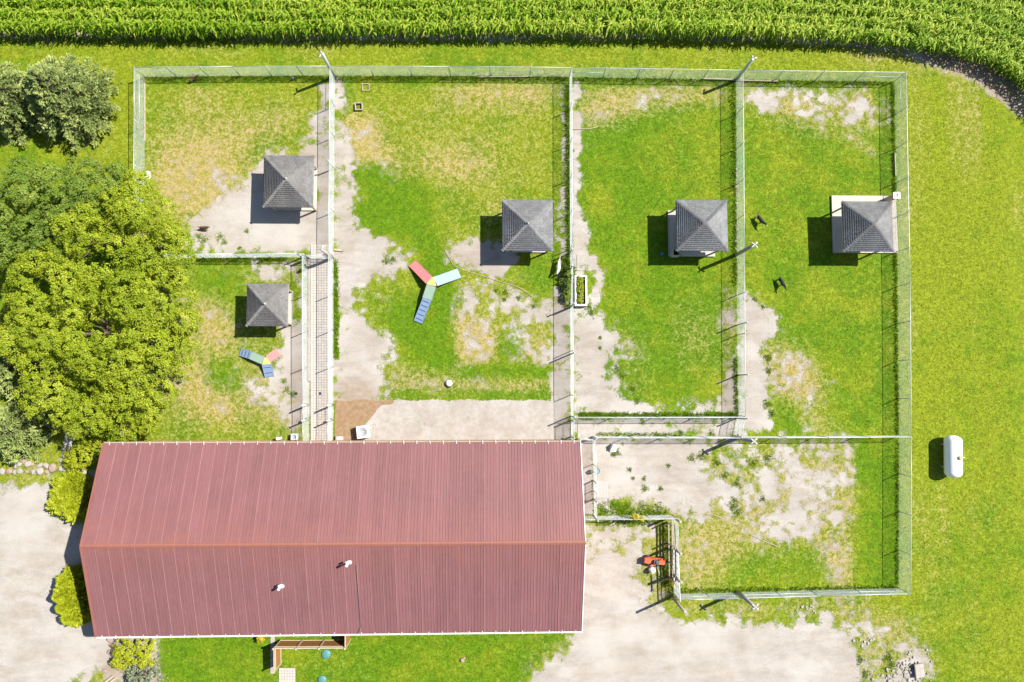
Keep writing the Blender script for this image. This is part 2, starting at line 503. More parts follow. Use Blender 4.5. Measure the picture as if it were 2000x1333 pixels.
def rect(x0, y0, x1, y1): return [(x0, y0), (x1, y0), (x1, y1), (x0, y1)]

# mowing streaks over the outer lawn
dry += (smooth_noise(1.1, 14, 11) - 0.5) * 0.34 + (smooth_noise(0.4, 7, 14) - 0.5) * 0.12 + (smooth_noise(5, 5, 12) - 0.5) * 0.35
lush += (smooth_noise(4, 9, 13) - 0.5) * 0.5
# strip along the corn
paint(rect(240, 78, 1760, 135), d=0.22, soft=3)
for q in (rect(330, 86, 460, 99), rect(560, 84, 665, 98), rect(0, 76, 120, 92), rect(1380, 88, 1420, 96), rect(1660, 95, 1790, 108)): paint(q, d=0.8, c=0.9, soft=4)
paint(rect(270, 118, 1000, 131), d=0.15, l=0.7)
# field soil
paint([(-600, 76), (500, 80), (1000, 77), (1300, 74), (1600, 85), (1750, 101), (1880, 148), (1960, 200), (2040, 260), (2600, 700), (2600, -900), (-600, -900)], c=0.08, e=0.75, soft=1, warp=0.5)
paint([(1660, 92), (1850, 128), (1900, 150), (1880, 160), (1780, 118), (1660, 106)], c=0.35, d=0.7, soft=2)
# --- pen 1 (north-west)
paint(rect(283, 150, 652, 500), c=0.98, d=0.25, l=0.34, warp=0)
paint(rect(285, 165, 345, 330), d=0.30, l=0.5, soft=5)
paint(rect(360, 160, 420, 220), d=0.72, soft=5)
paint([(300, 270), (420, 230), (560, 212), (612, 212), (600, 290), (500, 320), (430, 370), (380, 420), (310, 370)], d=0.60, c=0.92, soft=6)
paint([(315, 325), (400, 285), (470, 325), (430, 395), (370, 425), (320, 380)], d=0.92, c=0.80, soft=5)
paint([(455, 300), (620, 232), (612, 292), (520, 308)], l=0.65, d=0.30, soft=3)
paint([(440, 352), (475, 338), (516, 332), (516, 304), (560, 306), (600, 290), (612, 262), (624, 200), (630, 152), (652, 152), (652, 500), (375, 500), (366, 440), (400, 400), (425, 372)], c=-0.05, e=0.05, soft=2)
paint([(420, 350), (480, 335), (500, 372), (440, 400), (405, 400)], c=0.40, soft=3)
paint(rect(385, 455, 412, 478), c=0.62, l=0.5, d=0.1)
paint(rect(422, 455, 442, 478), c=0.60, l=0.5, d=0.1)
paint(rect(606, 330, 622, 408), c=0.7, l=0.6, d=0.1, soft=1)
paint(rect(606, 340, 614, 405), c=1.0, l=0.6, d=0.1, soft=1)
# --- pen 1b (below it)
paint(rect(283, 503, 603, 862), c=0.94, d=0.36, l=0.55, warp=0)
paint([(365, 520), (470, 518), (480, 580), (462, 645), (430, 600), (375, 580)], d=0.12, l=0.75, soft=4)
paint([(362, 585), (420, 600), (460, 650), (440, 692), (400, 662), (368, 640)], d=0.88, c=0.62, soft=4)
paint([(335, 700), (425, 715), (405, 772), (340, 775)], d=0.85, c=0.66, soft=4)
paint([(405, 700), (470, 700), (475, 775), (412, 770)], d=0.15, l=0.75, soft=3)
paint([(375, 775), (470, 780), (470, 832), (420, 842), (385, 812)], d=0.9, c=0.62, soft=4)
paint([(470, 715), (560, 720), (570, 830), (490, 820)], d=0.56, l=0.7, c=0.70, soft=4)
paint([(484, 512), (602, 512), (602, 856), (572, 805), (556, 762), (530, 745), (536, 700), (538, 650), (560, 600), (575, 562), (560, 545), (490, 538)], c=-0.02, e=0.08, soft=2)
paint([(520, 740), (570, 770), (590, 850), (540, 850), (520, 790)], c=0.52, d=0.55, soft=3)
paint(rect(566, 540, 582, 640), c=1.0, l=0.7, d=0.1, soft=1)
paint(rect(577, 640, 603, 862), c=-0.1, e=0.35, soft=2)
paint(rect(285, 835, 590, 862), c=1.0, d=0.30, soft=3)
# --- pen 2
paint(rect(652, 150, 1115, 862), c=0.98, d=0.26, l=0.34, warp=0)
for yy in (205, 232, 262, 290, 322, 345): paint(rect(760, yy, 1075, yy + 8), d=0.50, soft=2, warp=0.3)
paint([(810, 298), (955, 298), (945, 352), (830, 345)], d=0.80, c=0.9, soft=5)
paint([(860, 160), (1112, 158), (1100, 202), (870, 188)], d=0.85, c=0.72, soft=4)
paint([(680, 225), (735, 222), (760, 285), (798, 350), (792, 376), (765, 348), (740, 322), (682, 330)], d=0.86, c=0.66, soft=3)
paint([(735, 240), (752, 262), (800, 350), (830, 365), (850, 375), (800, 378)], l=0.7, d=0.15, soft=2)
paint([(790, 340), (880, 375), (945, 385), (982, 392), (982, 470), (935, 465), (880, 490), (840, 440)], l=0.55, d=0.28, soft=4)
paint([(683, 335), (742, 315), (785, 352), (835, 365), (852, 440), (872, 475), (840, 505), (800, 468), (700, 464), (686, 400)], l=0.85, d=0.04, soft=2)
paint([(955, 400), (980, 370), (982, 420), (960, 430)], d=0.85, c=0.7, soft=3)
paint(rect(1070, 165, 1112, 470), l=0.6, d=0.25, soft=3)
paint([(652, 150), (674, 150), (676, 220), (683, 300), (686, 400), (700, 456), (720, 463), (772, 468), (802, 490), (800, 525), (760, 542), (705, 540), (702, 590), (730, 640), (762, 700), (752, 780), (652, 780)], c=-0.05, soft=2)
paint([(700, 545), (800, 560), (800, 590), (770, 640), (738, 640), (705, 600)], c=0.70, l=0.6, d=0.25, soft=3)
paint([(735, 640), (770, 640), (780, 710), (752, 720)], c=0.36, soft=3)
paint(rect(742, 496, 775, 525), c=0.72, l=0.6, d=0.1, soft=2)
paint([(832, 490), (882, 495), (882, 560), (898, 640), (892, 725), (790, 705), (758, 650), (745, 600), (800, 580), (820, 560)], l=0.85, d=0.05, c=1.0, soft=2)
paint([(868, 482), (935, 468), (985, 492), (1060, 497), (1000, 528), (940, 532), (885, 512)], c=-0.02, e=0.25, soft=2)
paint([(892, 532), (960, 532), (1040, 577), (1085, 600), (1085, 745), (1062, 690), (960, 655), (892, 605)], c=0.40, d=0.4, soft=3)
paint([(985, 515), (1088, 475), (1090, 592), (1045, 578), (990, 532)], c=0.95, l=0.65, d=0.2, soft=2)
paint([(892, 600), (975, 650), (975, 712), (890, 716)], c=0.62, d=0.80, soft=2)
paint(rect(972, 640, 1022, 702), l=0.75, d=0.1, c=0.8, soft=2)
paint([(1022, 650), (1085, 640), (1085, 715), (1010, 715)], c=0.55, d=0.5, soft=3)
paint([(755, 705), (900, 738), (1080, 735), (1085, 775), (755, 780)], c=0.68, d=0.55, l=0.7, soft=2)
paint(rect(905, 715, 1082, 736), c=1.0, l=0.9, d=0.02, soft=1, warp=0.3)
paint(rect(740, 766, 1075, 781), c=0.95, l=0.8, d=0.15, soft=1, warp=0.3)
paint([(1095, 158), (1112, 158), (1116, 862), (1080, 862), (1083, 600), (1092, 480), (1100, 400), (1102, 300)], c=-0.02, e=0.12, soft=1, warp=0.4)
paint(rect(1084, 400, 1098, 590), c=0.7, l=0.6, d=0.15, soft=1)
paint(rect(652, 505, 661, 705), c=1.0, l=0.75, d=0.05, soft=0, warp=0.3)
paint(rect(652, 752, 738, 790), c=-0.1, e=0.7, soft=3)
# --- pen 3
paint(rect(1115, 153, 1440, 818), c=1.0, d=0.12, l=0.70, warp=0)
lush += (smooth_noise(3, 3, 21) - 0.5) * 0.55 * ((PX > 1115) & (PX < 1440) & (PY > 150) & (PY < 820))
paint([(1130, 165), (1440, 158), (1440, 188), (1350, 202), (1250, 215), (1160, 245), (1130, 252)], c=0.66, d=0.72, soft=4)
paint([(1260, 290), (1330, 280), (1350, 340), (1290, 350)], d=0.32, l=0.4, soft=8)
paint([(1115, 153), (1130, 153), (1127, 300), (1141, 430), (1155, 490), (1178, 560), (1168, 608), (1115, 608)], c=-0.05, soft=1, warp=0.5)
paint(rect(1118, 480, 1128, 545), c=0.3, soft=1)
paint(rect(1142, 522, 1158, 615), c=1.0, l=0.6, d=0.15, soft=1, warp=0.4)
paint([(1118, 606), (1168, 606), (1218, 668), (1196, 722), (1206, 778), (1292, 800), (1425, 796), (1440, 800), (1440, 818), (1118, 818)], c=-0.02, e=0.05, soft=3)
paint([(1190, 640), (1260, 660), (1270, 720), (1215, 700)], c=0.62, d=0.5, soft=3)
paint([(1190, 705), (1240, 712), (1290, 792), (1230, 785)], c=0.64, d=0.35, soft=3)
paint(rect(1412, 560, 1440, 800), c=0.52, d=0.55, e=0.2, soft=2)
paint([(1310, 590), (1402, 600), (1392, 720), (1330, 725)], d=0.42, soft=5)
paint(rect(1130, 806, 1440, 818), c=0.95, l=0.75, d=0.1, soft=0, warp=0.3)
paint([(1415, 700), (1432, 700), (1432, 798), (1360, 800), (1412, 790)], c=0.1, e=0.25, soft=1)
# --- pen 4
paint(rect(1442, 158, 1757, 852), c=1.0, d=0.14, l=0.58, warp=0)
paint([(1455, 168), (1590, 170), (1600, 238), (1500, 232), (1458, 206)], c=0.36, d=0.7, soft=3)
paint([(1575, 185), (1715, 168), (1722, 250), (1650, 238), (1590, 232)], c=0.32, d=0.65, soft=4)
paint([(1500, 225), (1720, 225), (1720, 260), (1520, 262)], d=0.45, soft=5)
paint([(1648, 264), (1668, 270), (1718, 306), (1710, 313)], c=0.35, d=0.8, soft=1, warp=0.5)
paint([(1445, 560), (1470, 580), (1515, 632), (1510, 660), (1495, 700), (1500, 760), (1506, 852), (1442, 852)], c=-0.05, soft=2)
paint([(1500, 640), (1520, 640), (1530, 760), (1500, 760)], c=0.6, d=0.5, soft=3)
paint([(1512, 652), (1560, 690), (1606, 732), (1602, 782), (1560, 792), (1520, 762)], c=0.46, d=0.82, soft=4)
paint([(1560, 790), (1650, 830), (1645, 852), (1560, 850)], c=0.8, d=0.5, soft=3)
paint(rect(1600, 838, 1642, 852), c=0.1, soft=1)
# --- corridor and pen 5 (south-east)
paint(rect(1116, 818, 1446, 855), c=0.06, warp=0)
paint(rect(1165, 846, 1440, 855), c=0.6, l=0.6, d=0.3, soft=0, warp=0.4)
paint(rect(1158, 858, 1757, 1152), c=0.94, d=0.42, l=0.5, warp=0)
paint([(1160, 862), (1662, 862), (1662, 872), (1500, 872), (1360, 884), (1335, 890), (1400, 930), (1442, 972), (1392, 1002), (1330, 1003), (1230, 985), (1160, 990)], c=-0.02, soft=2)
paint([(1332, 884), (1480, 876), (1545, 878), (1512, 896), (1480, 918), (1430, 938), (1400, 912)], c=0.62, l=0.75, d=0.4, soft=3)
paint([(1370, 960), (1440, 940), (1520, 900), (1672, 872), (1672, 1000), (1600, 1062), (1540, 1068), (1470, 1062), (1440, 1022), (1380, 1000)], c=0.30, d=0.55, soft=4)
paint(rect(1420, 985, 1440, 1010), c=0.55, l=0.6, d=0.15, soft=2)
paint([(1165, 978), (1225, 976), (1240, 1008), (1165, 1008)], c=0.72, l=0.6, d=0.15, soft=2)
paint([(1235, 985), (1300, 975), (1325, 1005), (1240, 1005)], c=0.52, l=0.6, d=0.5, soft=2)
paint([(1325, 1020), (1440, 1015), (1465, 1070), (1400, 1130), (1325, 1155)], c=0.78, d=0.62, soft=4)
paint([(1430, 1092), (1640, 1080), (1640, 1150), (1390, 1150)], l=0.72, d=0.10, c=1.0, soft=5)
paint([(1675, 860), (1757, 860), (1757, 1150), (1662, 1150), (1675, 1000)], l=0.75, d=0.06, c=1.0, soft=1, warp=0.4)
paint([(1600, 1060), (1640, 1060), (1660, 1148), (1632, 1148)], c=0.5, d=0.85, soft=3)
# --- between barn and pen 5, south drive
paint([(1140, 1020), (1305, 1018), (1318, 1172), (1300, 1200), (1140, 1200)], c=0.58, d=0.45, l=0.55, soft=2)
paint([(1140, 1060), (1215, 1062), (1255, 1110), (1255, 1160), (1300, 1200), (1140, 1210)], c=0.12, soft=4)
paint([(1140, 1080), (1200, 1085), (1240, 1150), (1262, 1198), (1330, 1210), (1470, 1208), (1600, 1205), (1690, 1215), (1685, 1262), (1672, 1400), (960, 1400), (1060, 1290), (1100, 1265), (1120, 1238)], c=-0.1, soft=2)
paint([(1300, 1176), (1720, 1168), (1692, 1214), (1470, 1206), (1330, 1208)], c=0.66, d=0.55, l=0.5, soft=3)
paint([(1692, 1200), (1790, 1196), (1830, 1333), (1672, 1333)], c=0.68, d=0.5, l=0.55, soft=3)
paint([(1715, 1312), (1760, 1275), (1812, 1270), (1830, 1400), (1690, 1400)], c=0.25, soft=2)
paint([(1250, 1328), (1330, 1328), (1330, 1340), (1250, 1340)], c=0.7, d=0.5, soft=2)
# --- south lawn, west drive, garden
paint([(300, 1200), (1120, 1200), (1098, 1265), (1060, 1292), (980, 1400), (300, 1400)], c=1.0, l=0.72, d=0.12, soft=2)
paint([(600, 1280), (760, 1300), (700, 1333), (580, 1333)], d=0.3, soft=6)
paint([(1095, 1245), (1110, 1262), (1060, 1300), (990, 1340), (1040, 1300)], c=0.8, d=0.65, soft=2)
paint([(0, 925), (180, 925), (200, 950), (0, 950)], c=1.0, d=0.40, soft=2)
paint([(-400, 945), (60, 948), (112, 938), (165, 925), (300, 900), (300, 1400), (-400, 1400)], c=-0.1, soft=2)
paint([(205, 1240), (305, 1240), (305, 1400), (215, 1400)], c=0.1, e=0.5, soft=2)
paint([(135, 1320), (215, 1290), (240, 1400), (120, 1400)], c=0.7, d=0.4, soft=2)
paint([(0, 895), (110, 900), (115, 928), (0, 928)], c=0.85, d=0.45, soft=2)
# green growth at the foot of the fences
for x0, y0, x1, y1 in ((285, 149, 1110, 164), (1118, 150, 1440, 165), (1444, 156, 1745, 170), (1104, 160, 1112, 560), (1424, 170, 1440, 560), (1716, 165, 1750, 850), (380, 503, 565, 520)):
    paint(rect(x0, y0, x1, y1), l=0.75, d=0.22, soft=1, warp=0.3)

# worn ground frays into tufts and bare spots: islands at several sizes inside the pens and along the drives
pens = np.zeros(GX.shape)
for q in (rect(283, 150, 1757, 862), rect(1116, 818, 1757, 1215), rect(960, 1195, 1830, 1345), rect(0, 920, 230, 1345)): pens = np.maximum(pens, in_poly(q, PX, PY))
fray = (smooth_noise(1.1, 1.1, 51) - 0.5) * 0.75 + (smooth_noise(0.42, 0.42, 52) - 0.5) * 0.75
edge_band = np.clip(1 - np.abs(blur(np.clip(cover, 0, 1), 5) - 0.5) * 1.55, 0.0, 1.0)
cover += fray * pens * edge_band * 1.15
PAINT = np.stack([np.clip(cover, -0.2, 1.05), np.clip(dry, 0, 1), np.clip(lush, 0, 1), np.clip(earth, 0, 1)], -1)
GZ = (smooth_noise(2.5, 2.5, 31) - 0.5) * 0.03 + (smooth_noise(0.6, 0.6, 32) - 0.5) * 0.02 - 0.03
NYG, NXG = GX.shape
_idx = np.arange(NYG * NXG).reshape(NYG, NXG)
_quads = np.stack([_idx[:-1, :-1], _idx[:-1, 1:], _idx[1:, 1:], _idx[1:, :-1]], -1).reshape(-1, 4)
_cx = (PX[:-1, :-1] + PX[1:, 1:]).ravel() / 2
_cy = (PY[:-1, :-1] + PY[1:, 1:]).ravel() / 2
_wx, _wy = WX[:-1, :-1].ravel(), WY[:-1, :-1].ravel()
DRIVE_W = [(-400, 945), (60, 948), (112, 938), (165, 925), (255, 905), (255, 1215), (210, 1250), (222, 1320), (130, 1330), (120, 1400), (-400, 1400)]
DRIVE_S = [(1128, 1050), (1200, 1075), (1240, 1150), (1262, 1198), (1330, 1210), (1470, 1208), (1600, 1205), (1690, 1215), (1685, 1262), (1672, 1400), (960, 1400), (1060, 1290), (1100, 1265), (1118, 1210)]
_dw, _ds = in_poly(DRIVE_W, _cx + _wx, _cy + _wy), in_poly(DRIVE_S, _cx + _wx, _cy + _wy)
_V = np.stack([GX, GY, GZ], -1).reshape(-1, 3)
_P = PAINT.reshape(-1, 4)
for nm, sel in (('ground', ~(_dw | _ds)), ('gravel_driveway', _dw), ('gravel_yard', _ds & ~_dw)):
    q = _quads[sel]
    u, inv = np.unique(q, return_inverse=True)
    me = np_mesh(nm, _V[u], inv.reshape(-1, 4), M['ground'], _P[u], 'paint', smooth=True)
    tag(link(nm, me), kind='structure')

def sample(X, Y):
    """painted cover at ground points"""
    i = np.clip(np.round((X + 47) / STEP).astype(int) + 4, 0, NXG - 1)
    j = np.clip(np.round((Y + 29.1) / STEP).astype(int) + 4, 0, NYG - 1)
    return PAINT[j, i], GZ[j, i]

# --- short grass: blades where the ground is green
def tufts(X, Y, col, Z, hmin, hmax, w, seed, blades=1):
    r = np.random.default_rng(seed)
    X, Y, Z, col = (np.repeat(a, blades, axis=0) for a in (X, Y, Z, col))
    n = len(X)
    a = r.random(n) * 2 * np.pi
    h = hmin + r.random(n) * (hmax - hmin)
    lean = h * (0.3 + 0.9 * r.random(n))
    b = r.random(n) * 2 * np.pi
    ww = w * (0.6 + 0.8 * r.random(n)) / 2
    X = X + r.normal(0, w * 0.6, n) * (blades > 1)
    Y = Y + r.normal(0, w * 0.6, n) * (blades > 1)
    dx, dy = np.cos(a) * ww, np.sin(a) * ww
    z0 = Z - 0.01
    V = np.stack([np.stack([X - dx, Y - dy, z0], -1), np.stack([X + dx, Y + dy, z0], -1),
                  np.stack([X + np.cos(b) * lean, Y + np.sin(b) * lean, z0 + h], -1)], 1).reshape(-1, 3)
    return V, np.arange(3 * n).reshape(-1, 3), np.repeat(col, 3, axis=0)

N_T = 240000
tx, ty = rng.uniform(-43, 43, N_T), rng.uniform(-26.5, 36, N_T)
tc, tz = sample(tx, ty)
patch = smooth_noise(0.7, 0.7, 41)
pj = np.clip(np.round((tx + 47) / STEP).astype(int) + 4, 0, NXG - 1), np.clip(np.round((ty + 29.1) / STEP).astype(int) + 4, 0, NYG - 1)
keep = (tc[:, 0] + (patch[pj[1], pj[0]] - 0.5) * 0.8 > 0.45 + 0.35 * rng.random(N_T)) & (rng.random(N_T) > tc[:, 1] * 0.8)
V, Fc, Cc = tufts(tx[keep], ty[keep], tc[keep], tz[keep], 0.025, 0.07, 0.09, 5)
tag(link('short_grass', np_mesh('short_grass', V, Fc, M['tuft'], Cc, 'paint')), 'short mown grass over the lawns and dog pens', 'grass', kind='stuff')

# --- taller weeds along the fences: plan line, width in m, height, tufts per metre
WEEDS = [((285, 152), (1108, 152), 0.28, 0.28, 70), ((1118, 153), (1437, 158), 0.25, 0.22, 45), ((1444, 159), (1744, 163), 0.2, 0.22, 45), ((1744, 165), (1753, 850), 0.15, 0.28, 60),
         ((1753, 862), (1753, 1148), 0.15, 0.28, 60), ((1109, 165), (1112, 540), 0.16, 0.40, 110), ((1433, 165), (1437, 560), 0.30, 0.25, 70), ((656, 508), (656, 700), 0.22, 0.25, 110),
         ((1130, 811), (1440, 811), 0.20, 0.30, 110), ((1436, 700), (1440, 812), 0.16, 0.3, 90), ((1165, 849), (1335, 850), 0.18, 0.2, 60), ((380, 506), (560, 506), 0.2, 0.35, 110), ((460, 500), (580, 498), 0.12, 0.3, 30),
         ((1325, 1155), (1750, 1148), 0.22, 0.25, 70), ((1303, 1022), (1310, 1165), 0.5, 0.35, 110), ((1170, 1001), (1300, 1003), 0.25, 0.3, 70), ((1158, 880), (1160, 1005), 0.08, 0.22, 40),
         ((1165, 1022), (1300, 1022), 0.2, 0.25, 60), ((0, 80), (600, 82), 0.5, 0.3, 55), ((600, 80), (1700, 96), 0.25, 0.22, 16), ((330, 78), (450, 80), 0.3, 0.5, 60), ((1118, 520), (1120, 600), 0.2, 0.5, 120), ((1104, 505), (1106, 600), 0.25, 0.35, 90)]
wv, wf, wc, base = [], [], [], 0
for k, (a, b, wd, hh, dn) in enumerate(WEEDS):
    A, B = P(*a), P(*b)
    n = int((B - A).length * dn)
    s_ = rng.random(n)
    nx_, ny_ = -(B - A).normalized().y, (B - A).normalized().x
    off = rng.normal(0, wd / 2, n)
    X, Y = A.x + (B.x - A.x) * s_ + nx_ * off, A.y + (B.y - A.y) * s_ + ny_ * off
    clump = np.interp(s_ * (B - A).length, np.arange(0, (B - A).length + 1, 0.4), rng.random(len(np.arange(0, (B - A).length + 1, 0.4))))
    kp = rng.random(n) < 0.35 + 0.9 * clump
    X, Y, cl = X[kp], Y[kp], clump[kp]
    _, z = sample(X, Y)
    c4 = np.repeat(np.clip(0.15 + 0.6 * rng.random(len(X)) + 0.1 * cl, 0, 1)[:, None], 4, axis=1)
    V, Fc, Cc = tufts(X, Y, c4, z, hh * 0.35, hh, 0.07, 60 + k, 2)
    wv.append(V); wf.append(Fc + base); wc.append(Cc); base += len(V)
# scattered weed rosettes on the gravel
spots = [(388, 462, .35), (398, 470, .4), (430, 462, .35), (438, 473, .3), (482, 452, .2), (468, 485, .2), (757, 822, .35), (789, 825, .3), (815, 822, .35), (818, 838, .3), (830, 828, .25), (843, 831, .25), (853, 835, .15),
         (713, 822, .25), (726, 853, .3), (755, 510, .5), (768, 507, .3), (987, 572, .3), (1012, 582, .25), (1042, 598, .25), (968, 568, .2), (985, 585, .2), (1206, 884, .35), (1198, 888, .3), (1230, 918, .2), (1305, 910, .2), (1236, 935, .15),
         (1260, 955, .35), (1290, 955, .25), (1258, 935, .2), (1175, 990, .5), (1195, 985, .6), (1210, 995, .5), (1225, 990, .4), (1255, 990, .5), (1268, 998, .4), (1285, 990, .45), (1300, 1000, .4), (1432, 990, .5), (1440, 1000, .5), (1434, 978, .3), (1490, 975, .3),
         (1440, 945, .4), (1415, 930, .4), (1470, 905, .5), (1500, 895, .5), (1400, 905, .4), (1370, 892, .5), (1350, 895, .4), (1475, 585, .2), (1500, 700, .4), (1502, 725, .4), (1498, 790, .4), (1508, 810, .4), (1172, 660, .15), (1172, 680, .15), (1235, 760, .4), (1215, 735, .4),
         (1205, 720, .35), (1245, 785, .35), (560, 762, .35), (572, 770, .3), (555, 745, .3), (1490, 600, .15), (914, 815, .2), (1330, 845, .2), (1390, 847, .3), (1150, 600, .4), (1155, 612, .35), (1136, 520, .3), (1690, 1318, .5), (1680, 1290, .4), (1740, 1300, .5), (1735, 1285, .5)]
for k, (x, y, r_) in enumerate(spots):
    c = P(x, y)
    n = int(330 * r_)
    aa = rng.random(n) * 6.283
    rr = r_ * np.sqrt(rng.random(n)) * (0.75 + 0.35 * np.sin(aa * 3 + k) + 0.2 * np.sin(aa * 7 + 2 * k))
    X, Y = c.x + rr * np.cos(aa), c.y + rr * np.sin(aa)
    _, z = sample(X, Y)
    c4 = np.repeat((0.35 + 0.6 * rng.random(n))[:, None], 4, axis=1)
    V, Fc, Cc = tufts(X, Y, c4, z, 0.03, 0.09, 0.08, 160 + k, 2)
    wv.append(V); wf.append(Fc + base); wc.append(Cc); base += len(V)
tag(link('weeds', np_mesh('weeds', np.concatenate(wv), np.concatenate(wf), M['weed'], np.concatenate(wc))), 'taller green weeds along the fence bottoms and on gravel', 'weeds', kind='stuff')

# --- loose stones on the gravel
n = 60000
X, Y = rng.uniform(-42, 42, n), rng.uniform(-26, 34, n)
c4, z = sample(X, Y)
kp = (c4[:, 0] < 0.55) & (c4[:, 3] < 0.5)
X, Y, z = X[kp], Y[kp], z[kp]
n = len(X)
r_ = 0.012 + 0.03 * rng.random(n) ** 3
oct_ = np.array([(1, 0, 0), (0, 1, 0), (-1, 0, 0), (0, -1, 0), (0, 0, 0.8)])
V = np.stack([X, Y, z], -1)[:, None, :] + oct_[None] * r_[:, None, None] * rng.uniform(0.7, 1.4, (n, 1, 3))
Fq = np.array([(0, 1, 4), (1, 2, 4), (2, 3, 4), (3, 0, 4)])[None] + (np.arange(n) * 5)[:, None, None]
tag(link('pebbles', np_mesh('pebbles', V.reshape(-1, 3), Fq.reshape(-1, 3), M['stone'])), 'small loose stones scattered over the gravel', 'gravel', kind='stuff')

# ------------------------------------------------------------------ slabs and paths
def flat(name, poly_px, z1, mat, wet=None, kind='structure', label=None, cat=None):
    pts = [P(*p) for p in poly_px]
    area = sum(pts[i].x * pts[(i + 1) % len(pts)].y - pts[(i + 1) % len(pts)].x * pts[i].y for i in range(len(pts)))
    if area < 0: pts.reverse()
    o = MB().slab([(p.x, p.y) for p in pts], -0.12, z1).build(name, mat)
    return tag(o, label, cat, kind=kind)

# concrete apron north of the barn, with the rust-brown wet stain at its west end: a fine sheet that carries the stain
sx0, sx1 = P(655, 782).x, P(1082, 782).x
sy0, sy1 = P(870, 868).y, P(870, 782).y
nx_, ny_ = 150, 36
U, W_ = np.meshgrid(np.linspace(sx0, sx1, nx_), np.linspace(sy0, sy1, ny_))
upx, upy = to_plan(U, W_)
stain = in_poly([(600, 760), (768, 775), (770, 790), (740, 792), (735, 805), (720, 822), (705, 838), (690, 870), (600, 870)], upx, upy).astype(float)
stain = blur(stain, 2)
edge = (np.abs(W_ - sy1) < 0.01) * (np.sin(U * 2.3) * 0.06 + rng.normal(0, 0.03, U.shape))
Vs = np.stack([U, W_ + edge, np.full_like(U, 0.02)], -1).reshape(-1, 3)
ii = np.arange(nx_ * ny_).reshape(ny_, nx_)
Fs = np.stack([ii[:-1, :-1], ii[:-1, 1:], ii[1:, 1:], ii[1:, :-1]], -1).reshape(-1, 4)
tag(link('concrete_apron', np_mesh('concrete_apron', Vs, Fs, M['concrete_wet'], np.repeat(stain.reshape(-1, 1), 4, axis=1))), kind='structure')
flat('concrete_walk', [(1128, 822), (1158, 822), (1158, 1004), (1128, 1004)], 0.02, M['concrete'])
flat('concrete_pad', [(1126, 498), (1141, 498), (1142, 528), (1127, 528)], 0.012, M['concrete'])
flat('concrete_strip', [(1080, 560), (1093, 560), (1093, 580), (1080, 580)], 0.012, M['concrete'])
flat('path_edge', [(529, 1215), (537, 1215), (536, 1316), (528, 1316)], 0.03, M['concrete'])

def pavers(name, c0, c1, c2, size, mat, seed):
    """paved rectangle c0-c1 (along) and c0-c2 (across) of single stones with open joints"""
    r = random.Random(seed)
    a, b = c1 - c0, c2 - c0
    na, nb = int(a.length / size[0]), int(b.length / size[1])
    o = MB().slab([(c0.x, c0.y), (c1.x, c1.y), ((c0 + a + b).x, (c0 + a + b).y), (c2.x, c2.y)][::(1 if a.cross(b).z > 0 else -1)], -0.15, 0.006).build(name, M['joint'])
    tag(o, kind='structure')
    m = MB()
    da, db = a / na, b / nb
    ang = math.atan2(a.y, a.x)
    for i in range(na):
        for j in range(nb):
            c = c0 + da * (i + 0.5) + db * (j + 0.5)
            m.box((c.x, c.y, 0.012 + r.uniform(-.003, .004)), (da.length - 0.018, db.length - 0.018, 0.04), ang, r.randint(0, 2))
    st = m.build('paving_stone', [mat, M['paver2'], M['paver3']], o)
    tag(st, kind='stuff')
    return o
M['joint'] = simple('paver_joint_sand', (0.20, 0.17, 0.135), 0.95, 0.1, 0, 0.3, 8)
M['paver'] = simple('pale_paver', (0.37, 0.34, 0.305), 0.85, 0.2, 0, 0.15, 5)
M['paver2'] = simple('pale_paver_warm', (0.39, 0.35, 0.305), 0.85, 0.2, 0, 0.15, 5)
M['paver3'] = simple('pale_paver_grey', (0.345, 0.325, 0.305), 0.85, 0.2, 0, 0.15, 5)
pavers('paver_lane', P(607, 478), P(607, 862), P(648, 478), (0.21, 0.21), M['paver'], 1)
pavers('paver_path', P(545, 1305), P(545, 1360), P(577, 1305), (0.2, 0.2), M['paver'], 2)
pavers('garden_path', P(117, 908), P(128, 845), P(134, 910), (0.24, 0.24), M['paver'], 3)
flat('lane_kerb', [(602.5, 503), (606.8, 503), (607, 745), (603, 745)], 0.16, M['concrete'])

# ================================================================== BARN
ZE, ZR = 4.4, 6.75
bx0 = (P(195, 865, ZE).x + P(197, 1240, ZE).x) / 2
bx1 = (P(1135, 865, ZE).x + P(1135, 1237, ZE).x) / 2
byN = (P(195, 865, ZE).y + P(1135, 865, ZE).y) / 2
byS = (P(197, 1240, ZE).y + P(1135, 1237, ZE).y) / 2
bym = (byN + byS) / 2
barn = thing('barn', 'long barn with a red ribbed steel gable roof and white gutters', 'barn', ((bx0 + bx1) / 2, bym, 0))
BO = barn.location.copy()
half = (byN - byS) / 2
SL = math.hypot(half, ZR - ZE)
